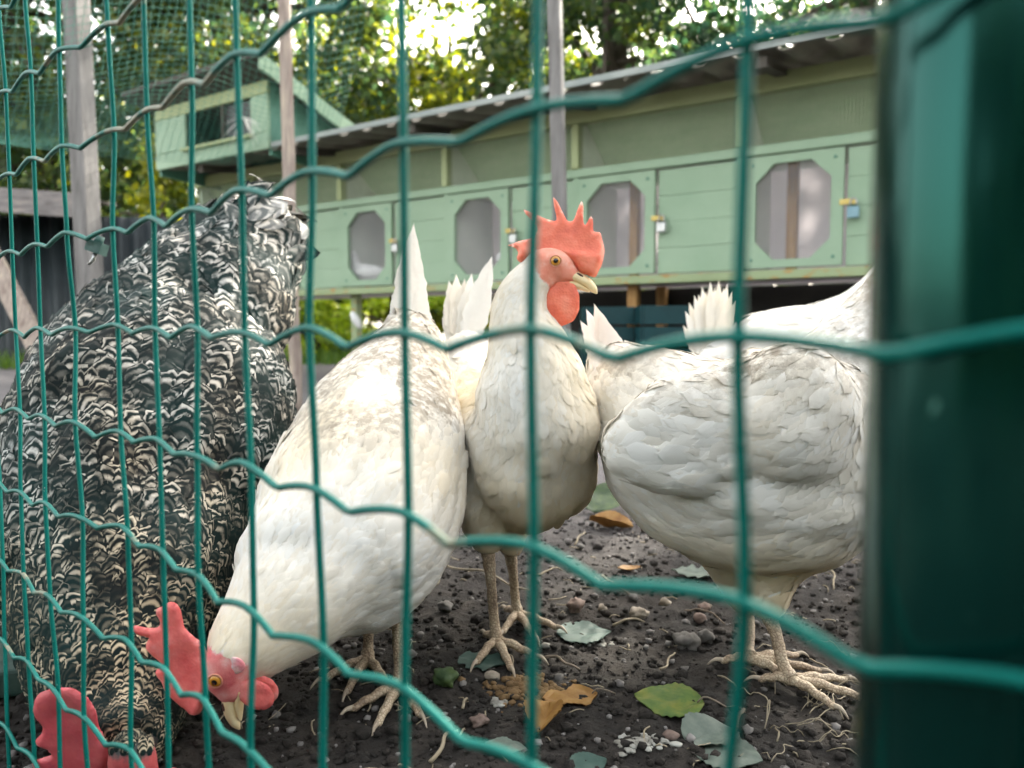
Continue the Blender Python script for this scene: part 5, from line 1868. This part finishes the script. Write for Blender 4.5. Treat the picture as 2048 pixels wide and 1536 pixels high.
square_post('timber_post', vpost(152, 0, 182, 600, 3.0), .072, M['wood_grey'], 'grey square timber post rising before the dark corrugated wall at left', 'post')
pole('wooden_stake', vpost(568, 0, 588, 680, 2.6), .022, M['stick'], 'rough two-toned stick standing just behind the barred hen tail', 'stake')
square_post('timber_post', vpost(1109, 0, 1119, 400, 2.45), .042, M['wood_grey'], 'thin grey post in front of the coop above the upright hen comb', 'post')
# leaning board at far left
a_, b_ = P(-60, 480, 3.6), P(75, 735, 3.4)
b = MB(); b.box(a_, np.array([.09, 0, .02]), np.array([0, .03, 0]), b_ - a_ + np.array([0, 0, -.02]))
lb = solo('leaning_board', b.v, b.f, M['stick'], 'weathered board leaning at the far left edge', 'board', smooth=False)

# dark corrugated wall with plank cap
cw = thing('corrugated_wall', 'low wall of dark corrugated sheet with an old plank cap at far left', 'wall', (-4.0, 5.1, 0))


def corr_wall(x0, x1, y0, y1, z0, z1, period, amp, m_):
    L = math.hypot(x1 - x0, y1 - y0); n = int(L / period * 8)
    V, F = [], []
    nx_, ny_ = (y0 - y1) / L, (x1 - x0) / L
    for k, off in enumerate((0, .004)):
        for i in range(n + 1):
            s = i / n
            wv = amp * math.sin(2 * math.pi * s * L / period) + off
            for z in (z0, z1):
                V.append((x0 + (x1 - x0) * s + nx_ * wv, y0 + (y1 - y0) * s + ny_ * wv, z))
    m2 = (n + 1) * 2
    for i in range(n):
        a_ = i * 2
        F.append((a_, a_ + 2, a_ + 3, a_ + 1)); F.append((m2 + a_, m2 + a_ + 1, m2 + a_ + 3, m2 + a_ + 2))
        F.append((a_ + 1, a_ + 3, m2 + a_ + 3, m2 + a_ + 1))
    return V, F


for (x0, x1) in ((-6.5, -5.2), (-5.2, -3.9), (-3.9, -2.35)):
    V, F = corr_wall(x0, x1, 5.0 + (x0 + 5.2) * .12, 5.0 + (x1 + 5.2) * .12, .0, 1.05 if x1 > -2.5 else 1.07, .105, .016, M['dark_sheet'])
    part('sheet', V, F, M['dark_sheet'], cw)
V, F = [], []
for k, (x0, x1, zz) in enumerate(((-6.5, -4.4, 1.33), (-4.4, -2.72, 1.23))):
    b = MB()
    y0, y1 = 4.55 + (x0 + 5.2) * .12, 4.55 + (x1 + 5.2) * .12
    b.box(np.array([x0, y0, zz]), np.array([x1 - x0 - .004, y1 - y0, -.10]), np.array([0, .03, 0]), np.array([0, 0, -.15]))
    part('cap_plank', b.v, b.f, M['plank_cap'], cw, smooth=False)
    b = MB()
    b.box(np.array([x0, y0 + .031, zz - .01]), np.array([x1 - x0 - .004, y1 - y0, -.10]), np.array([0, .5, .03]), np.array([0, 0, -.02]))
    part('cap_board', b.v, b.f, M['dark_wood'], cw, smooth=False)

# bird netting overhead at left
V, F = [], []
def sheet_pt(u, v_):
    a_ = P(-260, 250, 3.1) * (1 - u) + P(640, 330, 4.6) * u
    b_ = P(-200, -260, 2.3) * (1 - u) + P(760, -140, 3.4) * u
    p = a_ * (1 - v_) + b_ * v_
    return p + np.array([0, 0, -.16 * math.sin(math.pi * v_) * (1 + .5 * math.sin(u * 9)) - .05 * math.sin(math.pi * u)])
bn = MB()
def cord(pts, r_):
    v, f = tube(pts, r_, 3)
    bn.add(v, f)
for k in range(58):
    u = k / 57
    cord([sheet_pt(u, v_) for v_ in np.linspace(0, 1, 9)], .0013)
for k in range(46):
    v_ = k / 45
    cord([sheet_pt(u, v_) for u in np.linspace(0, 1, 12)], .0013)
me = mk_mesh('bird_netting', bn.v, bn.f)
tag(link('bird_netting', me, M['net']), 'fine green netting stretched above the run at upper left', 'netting')

# ------------------------------------------------------------------ trees, shrubs, lawn
def leaf_cloud(name, centers, sizes, n, leaf, seed, bias=0.0):
    r = np.random.default_rng(seed)
    k = len(centers)
    ci = r.integers(0, k, n)
    d = r.normal(0, 1, (n, 3))
    d /= np.linalg.norm(d, axis=1)[:, None]
    rad = r.random(n) ** .45
    p = centers[ci] + d * rad[:, None] * sizes[ci][:, None] * np.array([1, 1, .8])
    a = r.normal(0, 1, (n, 3)); a[:, 2] -= .6
    a /= np.linalg.norm(a, axis=1)[:, None]
    s = np.cross(a, r.normal(0, 1, (n, 3))); s /= np.linalg.norm(s, axis=1)[:, None]
    nn = np.cross(a, s)
    L = leaf * r.uniform(.6, 1.3, n)[:, None]
    W = L * .38
    V = np.stack([p, p + a * L * .45 + s * W + nn * L * .06, p + a * L, p + a * L * .45 - s * W + nn * L * .06], 1).reshape(-1, 3)
    F = np.arange(n * 4).reshape(n, 4)
    c = np.zeros((n, 3)); c[:, 0] = np.clip(r.beta(2, 2.6, n) + bias + .25 * np.clip(r.normal(0, 1, k), -1, 1)[ci] * .6, 0, 1)
    return V, F, np.repeat(c, 4, axis=0)


def tree(name, label, base, height, crown_c, crown_r, nclump, nleaf, leaf, m_, seed, bias=0.0, trunk_r=.12, hole=None):
    r = np.random.default_rng(seed)
    base = np.array([base[0], base[1], 0.0])
    root = thing(name, label, 'tree' if 'tree' in name else 'shrub', base, 'trees behind the coop' if 'tree' in name else 'shrubs behind the coop')
    V, F = [], []
    cc = np.asarray(crown_c, float); cr = np.asarray(crown_r, float)
    def add(vf):
        n0 = len(V); V.extend(vf[0]); F.extend([tuple(i + n0 for i in q) for q in vf[1]])
    top = cc + np.array([0, 0, cr[2] * .5])
    mid = base * .5 + cc * .5; mid[:2] += r.normal(0, .12, 2)
    tp = catmull([base, mid, cc, top], 16)
    add(loft(tp, np.linspace(trunk_r, trunk_r * .2, 16), np.linspace(trunk_r, trunk_r * .2, 16), (1, 0, 0), 10))
    cl = []
    while len(cl) < nclump:
        q = r.uniform(-1, 1, 3)
        if .15 < np.linalg.norm(q) < 1:
            p = cc + q * cr
            if hole is not None and hole(p): continue
            cl.append(p)
    cl = np.array(cl)
    for q in cl[:max(4, nclump // 4)]:
        k = r.integers(6, 14)
        st = tp[k]
        md = (st + q) / 2 + np.array([0, 0, .15 * np.linalg.norm(q - st)])
        add(loft(catmull([st, md, q], 7), np.linspace(trunk_r * .35, .01, 7), np.linspace(trunk_r * .35, .01, 7), (.7, .7, .1), 6))
    part('trunk', V, F, M['bark'], root)
    sz = r.uniform(.22, .48, nclump) * cr.mean() * .62
    v, f, c = leaf_cloud('crown', cl, sz, nleaf, leaf, seed + 1, bias)
    if hole is not None:
        pass
    part('crown', v, f, M[m_], root, col=c, smooth=False)
    return root


def skyhole(p):
    """keep the gap in the canopy through which the sky shows"""
    v = np.asarray(p) - CP
    x, z = v[0] / v[1], v[2] / v[1]
    return (abs(x + .150) < .020 and z > .35) or (abs(x + .093) < .018 and .33 < z < .42)


tree('tree', 'broad leafy tree rising behind the dark corrugated wall at far left', (-5.4, 8.0), 6, (-5.2, 8.0, 3.6), (2.4, 1.8, 2.9), 110, 24000, .10, 'leaf_mid', 21, -.05, .16)
tree('tree', 'dense tree behind the nest house on the coop roof', (-2.9, 8.8), 6, (-2.9, 8.7, 3.5), (2.0, 1.6, 2.7), 110, 22000, .10, 'leaf_mid', 22, .05, .14, skyhole)
tree('tree', 'yellowish tree seen above the middle of the coop roof', (-.75, 10.2), 6, (-.8, 10.2, 2.9), (2.2, 1.6, 2.3), 90, 16000, .10, 'leaf_yellow', 23, .0, .13, skyhole)
tree('tree', 'dark tree behind the thin grey post right of the sky gap', (1.0, 8.6), 6, (1.05, 8.6, 3.9), (1.55, 1.5, 2.4), 80, 15000, .095, 'leaf_mid', 24, -.1, .14, skyhole)
tree('tree', 'deep green tree above the right end of the coop', (3.4, 7.6), 7, (3.3, 7.6, 4.3), (2.0, 1.7, 2.6), 90, 15000, .095, 'leaf_dark', 25, -.05, .17)
tree('tree', 'tall tree largely hidden behind the green fence post', (6.0, 8.0), 7, (6.0, 8.0, 4.3), (2.0, 1.9, 3.2), 80, 16000, .10, 'leaf_dark', 26, 0, .18)
tree('tree', 'pale tree filling the far distance between the left and middle trees', (-5.0, 14.5), 8, (-4.6, 14.5, 3.0), (4.4, 1.8, 2.8), 130, 17000, .16, 'leaf_yellow', 27, .05, .2, skyhole)
tree('tree', 'far tree showing through behind the right hand trees', (3.6, 14.5), 8, (3.6, 14.5, 3.4), (3.6, 1.8, 3.0), 90, 7500, .16, 'leaf_mid', 28, .1, .2, skyhole)
SHR = [(-4.3, 6.6, 1.0, 'leaf_mid', 'rounded shrub right of the dark corrugated wall'), (-3.1, 6.9, 1.25, 'leaf_yellow', 'sunlit yellow-green shrub beside the nest house'), (-2.3, 7.4, 1.2, 'leaf_yellow', 'bright shrub directly behind the nest house'),
       (-1.2, 7.4, 1.35, 'leaf_mid', 'shrub rising just above the coop roof right of the nest house'), (-.1, 7.2, 1.4, 'leaf_yellow', 'yellow-green shrub above the coop roof left of the thin grey post'), (1.0, 6.8, 1.45, 'leaf_mid', 'shrub above the coop roof right of the thin grey post'),
       (2.2, 6.3, 1.5, 'leaf_dark', 'dark shrub behind the right part of the coop roof'), (3.5, 6.0, 1.5, 'leaf_dark', 'dark shrub hidden behind the far right of the coop')]
for k, (x, y, h, m_, lab) in enumerate(SHR):
    tree('shrub', lab, (x, y), h, (x, y, h * .75), (.85, .7, h * .78), 34, 4200, .07, m_, 60 + k, .05, .05)

M['leaf_painted_sun'] = leaf_mat('painted_sunlit_leaf', [(0.0, (0.14, 0.22, 0.03)), (0.5, (0.34, 0.42, 0.05)), (1.0, (0.55, 0.55, 0.07))])  # sunlight put into the leaf colour, as trees keep the sun off these bushes
for k, (x, y, lab) in enumerate([(-2.75, 6.1, 'low bush under the coop beside the two-toned stick, sunlight painted into its leaves'), (-1.75, 5.9, 'low bush seen under the coop left of the pecking hen tail, sunlight painted into its leaves'), (-.85, 5.8, 'low bush under the coop between the tails of two white hens, sunlight painted into its leaves')]):
    tree('shrub', lab, (x, y), .8, (x, y, .36), (.6, .4, .36), 24, 4200, .05, 'leaf_painted_sun', 160 + k, 0, .03)
FAR = [(-9.0, 11.5, 'broad far bush at the extreme left edge'), (-6.8, 11.0, 'far bush behind the broad left tree'), (-4.7, 10.6, 'far bush low between the left tree and the nest house'), (-2.9, 11.4, 'far bush glimpsed under the coop at left'), (-1.0, 12.2, 'far bush glimpsed under the coop near the pecking hen tail'), (1.2, 11.6, 'far bush behind the thin grey post'), (3.4, 10.8, 'far bush behind the right end of the coop'), (6.0, 10.5, 'far bush behind the green fence post')]
for k, (x, y, lab) in enumerate(FAR):
    tree('shrub', lab, (x, y), 3, (x, y, 1.5), (1.5, .8, 1.75), 60, 8000, .11, ('leaf_mid', 'leaf_yellow', 'leaf_mid', 'leaf_yellow', 'leaf_yellow', 'leaf_mid', 'leaf_dark', 'leaf_dark')[k], 120 + k, 0, .06)  # yellow leaves on the bushes under the coop stand in for sunlit foliage

# unseen hedgerow added behind the camera to cut low sky light and darken the post
r5 = np.random.default_rng(31)
hc = []
for a_ in np.linspace(R(208), R(352), 60):
    for q_ in range(3):
        rd = 2.9 + r5.uniform(-.3, .3)
        hc.append((rd * math.cos(a_), rd * math.sin(a_), 0.2 + q_ * .48 + r5.uniform(-.2, .2)))
hc = np.array(hc)
v, f, c = leaf_cloud('added_hedge', hc, np.full(len(hc), .36), 32000, .10, 77, -.1)
tag(link('added_hedge', mk_mesh('added_hedge', v, f, col=c, smooth=False), M['leaf_dark']), 'unseen dark hedgerow added behind the camera to darken the post', 'added_hedge', kind='stuff')

# sunlit lawn beyond the coop
r3 = np.random.default_rng(9)
n = 26000
x = r3.uniform(-5.0, 1.6, n); y = r3.uniform(4.6, 8.5, n)
keep_ = (y > 4.35 - .667 * x * .9) | (x < -1.5)
x, y = x[keep_], y[keep_]; n = len(x)
an = r3.uniform(0, 6.28, n); hgt = r3.uniform(.05, .13, n); lean = r3.normal(0, .03, (n, 2))
bs = np.stack([x, y, np.full(n, .045)], 1)
sd = np.stack([np.cos(an), np.sin(an), np.zeros(n)], 1) * .006
tp = bs + np.stack([lean[:, 0], lean[:, 1], hgt], 1)
V = np.stack([bs - sd, bs + sd, tp], 1).reshape(-1, 3)
c = np.zeros((n, 3)); c[:, 0] = r3.random(n)
tag(link('grass', mk_mesh('grass', V, np.arange(n * 3).reshape(n, 3), col=np.repeat(c, 3, axis=0), smooth=False), M['grass']), 'bright green lawn seen under the coop at left', 'grass', kind='stuff')
